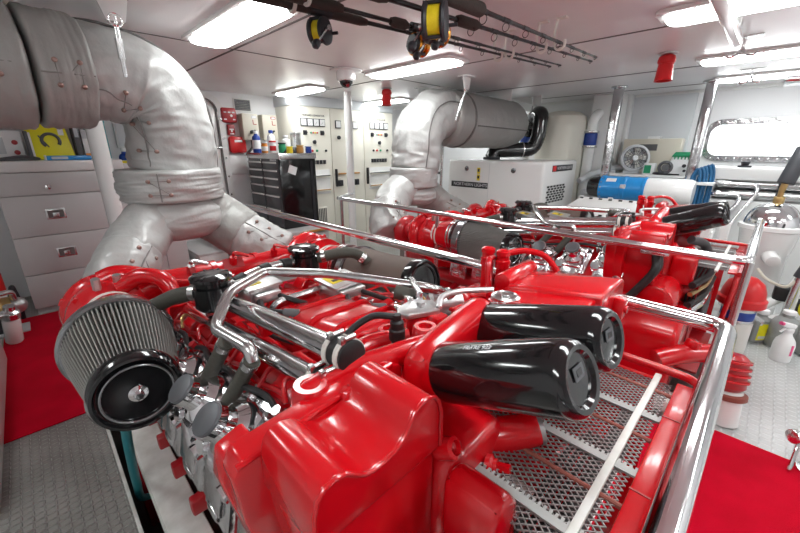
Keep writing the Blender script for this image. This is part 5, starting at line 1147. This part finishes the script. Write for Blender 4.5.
obj('sleeve', MB().cyl((3.60, -.27, .45), (3.66, -.36, .82), .035, bev=.006), 'greystrut', t); obj('cable', MB().tube(spline([(3.60, -.27, .45), (3.58, -.22, .38), (3.62, -.12, .40), (3.72, -.06, .44)]), .010, 8), 'beige', t); obj('stand', MB().cyl((3.58, -.25, 0), (3.60, -.27, .46), .02), 'steel', t)
# tall white panel behind the rail corner
t = thing('panel_box', 'white sheet metal cabinet seen through the guard rail at the right', 'cabinet', (3.75, .35, 0))
obj('body', MB().bb((3.62, .26, 0), (3.95, .56, .74), bev=.008), 'white', t); obj('edge', MB().bb((3.61, .25, .74), (3.96, .57, .76), bev=.004), 'palegrey', t); obj('cover', MB().bb((3.66, .245, .1), (3.91, .262, .68), bev=.006), 'whitegloss', t)
# fuel filter: red cap, blue band, white bowl
t = thing('fuel_filter', 'white canister with a domed red cap and blue band at the right of the rail', 'filter', (3.12, -.03, 0))
q = (3.12, -.02)
obj('bowl', MB().lathe([(.085, 0), (.09, .01), (.09, .22), (.082, .23)], (*q, 0), (0, 0, 1), 32), 'paleplastic', t); obj('blue_band', MB().cyl((*q, .245), (*q, .30), .087, seg=32, bev=.004), 'bluedk', t); obj('clamp_ring', MB().cyl((*q, .228), (*q, .246), .094, seg=32, bev=.004).cyl((*q, .30), (*q, .33), .09, seg=32, bev=.004), 'steel', t)
obj('cap', MB().lathe([(.115, 0), (.125, .01), (.125, .05), (.112, .06), (.108, .10), (.09, .15), (.05, .185), (0, .195)], (*q, .33), (0, 0, 1), 36, cap=(True, False)), 'redplastic', t, 'domed red cap'); obj('side_cock', MB().cyl((3.17, -.10, .26), (3.20, -.15, .22), .012).box((3.20, -.15, .21), (.03, .012, .03), bev=.003), 'steel', t)
# pipework and black blocks at the right edge
t = thing('pipe_manifold', 'white pipes joining at black valve blocks near the right edge', 'pipes', (3.75, -.32, 0))
obj('lower_pipe', MB().tube([(3.35, .0, .12), (3.55, -.12, .20), (3.78, -.25, .27), (3.85, -.30, .42), (3.86, -.31, .55)], .032, 14, .06), 'whitegloss', t); obj('upper_pipe', MB().tube([(3.4, -.04, .05), (3.6, -.22, .13), (3.75, -.34, .16), (3.78, -.38, .4)], .03, 14, .06), 'whitegloss', t)
for x, y, z in ((3.70, -.22, .30), (3.95, -.36, .32), (3.76, -.30, .20)): obj('valve_block', MB().box((x, y, z), (.12, .09, .10), bev=.01), 'blackmat', t)
for x, y in ((3.70, -.28), (3.92, -.40)): obj('pipe_elbow', MB().tube([(x, y, .05), (x, y, .38), (x+.06, y-.05, .42)], .03, 14, .05), 'whitegloss', t)
obj('union', MB().cyl((3.86, -.31, .50), (3.86, -.31, .58), .042, bev=.006), 'paleplastic', t)
t = thing('hose_loop', 'yellow hose loop hanging at the right edge above the jugs', 'hose', (3.6, -.45, .2))
for k in range(2): obj('loop', MB().tube(spline([(3.62, -.36+k*.02, .42-k*.06), (3.58, -.33, .28-k*.05), (3.60, -.38, .18), (3.66, -.46, .16), (3.74, -.55, .26)]), .016, 10), 'yellow', t)
# jugs on the tread plate
t = thing('oil_jug', 'dark grey square jug with a yellow label on the tread plate', 'jug', (3.42, -.15, 0))
jm = MB().box((3.42, -.15, .085), (.15, .095, .17), rot=(0, 0, -.75), bev=.018, seg=3).lathe([(.05, .165), (.028, .19), (.028, .205)], (3.42, -.15, 0), (0, 0, 1), 20)
obj('body', jm, 'greyplastic', t); u = V((math.cos(-.75), math.sin(-.75), 0)); nn = V((u.y, -u.x, 0)); 
c0 = V((3.42, -.15, .085)) + nn*.048
obj('label', MB().prism([(-.05, -.06), (.05, -.06), (.05, .06), (-.05, .06)], c0, u, Z, nn*.0015), 'yellow', t); obj('print_block', MB().prism([(-.04, -.05), (.02, -.05), (.02, -.03), (-.04, -.03)], c0+nn*.001, u, Z, nn*.0015), 'palegrey', t); obj('cap', MB().cyl((3.42, -.15, .204), (3.42, -.15, .235), .032, bev=.004), 'paper', t)
t = thing('oil_jug', 'grey ribbed jug behind the white spray bottle', 'jug', (3.42, -.275, 0))
obj('body', MB().lathe([(.075, 0), (.08, .01), (.08, .16), (.06, .20), (.03, .22), (.03, .24)], (3.42, -.27, 0), (0, 0, 1), 28, rfun=lambda j, i, r: r), 'greyplastic', t)
for k in range(4): obj('rib', MB().torus((3.42, -.27, .04+k*.032), (0, 0, 1), .079, .004, 28, 6), 'greyplastic', t)
obj('cap', MB().cyl((3.42, -.27, .24), (3.42, -.27, .265), .034, bev=.004), 'paper', t)
t = thing('spray_bottle', 'white spray bottle with a pink-tipped trigger on the tread plate', 'bottle', (3.17, -.27, 0))
q = V((3.19, -.275, 0))
obj('body', MB().lathe([(.048, 0), (.052, .008), (.052, .11), (.046, .14), (.024, .175), (.02, .19), (.02, .20)], q, (0, 0, 1), 28), 'translucent', t); obj('collar', MB().cyl(q+Z*.195, q+Z*.22, .024, bev=.003), 'paper', t)
hd = V((-.62, .62, .12)).normalized()
obj('trigger_head', MB().bar(q+Z*.235-hd*.03, q+Z*.245+hd*.05, .026, .03, bev=.006).bar(q+Z*.232+hd*.02, q+Z*.19+hd*.055, .012, .010, bev=.003).bar(q+Z*.215, q+Z*.24, .02, .02), 'paper', t); obj('nozzle', MB().cyl(q+Z*.246+hd*.05, q+Z*.25+hd*.068, .011, seg=12), 'pink', t); obj('scale_mark', MB().box(q+V((-.037, -.037, .09)), (.004, .012, .07), rot=(0, 0, PI/4)), 'pink', t)
t = thing('oil_jug', 'black and yellow lettered jug at the right edge behind the spray bottle', 'jug', (3.42, -.42, 0))
obj('body', MB().box((3.42, -.42, .10), (.20, .14, .20), rot=(0, 0, -.75), bev=.02, seg=3), 'greyplastic', t); c0 = V((3.42, -.42, .10)) + nn*.0705
obj('label', MB().prism([(-.08, -.07), (.08, -.07), (.08, .07), (-.08, .07)], c0, u, Z, nn*.0015), 'yellow2', t)
for k in range(4): obj('label_lettering', MB().prism([(-.065, -.055+k*.032), (.05, -.055+k*.032), (.05, -.038+k*.032), (-.065, -.038+k*.032)], c0+nn*.001, u, Z, nn*.0015), 'ink', t)
obj('cap', MB().cyl((3.42, -.42, .2), (3.42, -.42, .235), .03, bev=.004), 'ink', t)
# deck lashing ring with its shackle at the lower right
t = thing('deck_fitting', 'polished shackle standing in a deck socket at the lower right edge', 'fitting', (2.06, -.38, 0))
obj('socket', MB().cyl((2.06, -.38, .010), (2.06, -.38, .016), .05, bev=.003), 'steel', t); obj('hole', MB().cyl((2.06, -.38, .0165), (2.06, -.38, .018), .035), 'grille', t)
obj('stem', MB().bar((2.00, -.31, .01), (2.06, -.315, .13), .016, .03, bev=.005), 'chrome', t); obj('pin_head', MB().cyl((2.06, -.30, .14), (2.12, -.38, .14), .02, bev=.005).cyl((2.05, -.29, .14), (2.07, -.31, .14), .03, bev=.005), 'chromecast', t)
obj('cup', MB().lathe([(.03, 0), (.045, .02), (.045, .05), (.035, .06)], (2.10, -.39, .018), (0, 0, 1), 20), 'whitegloss', t)
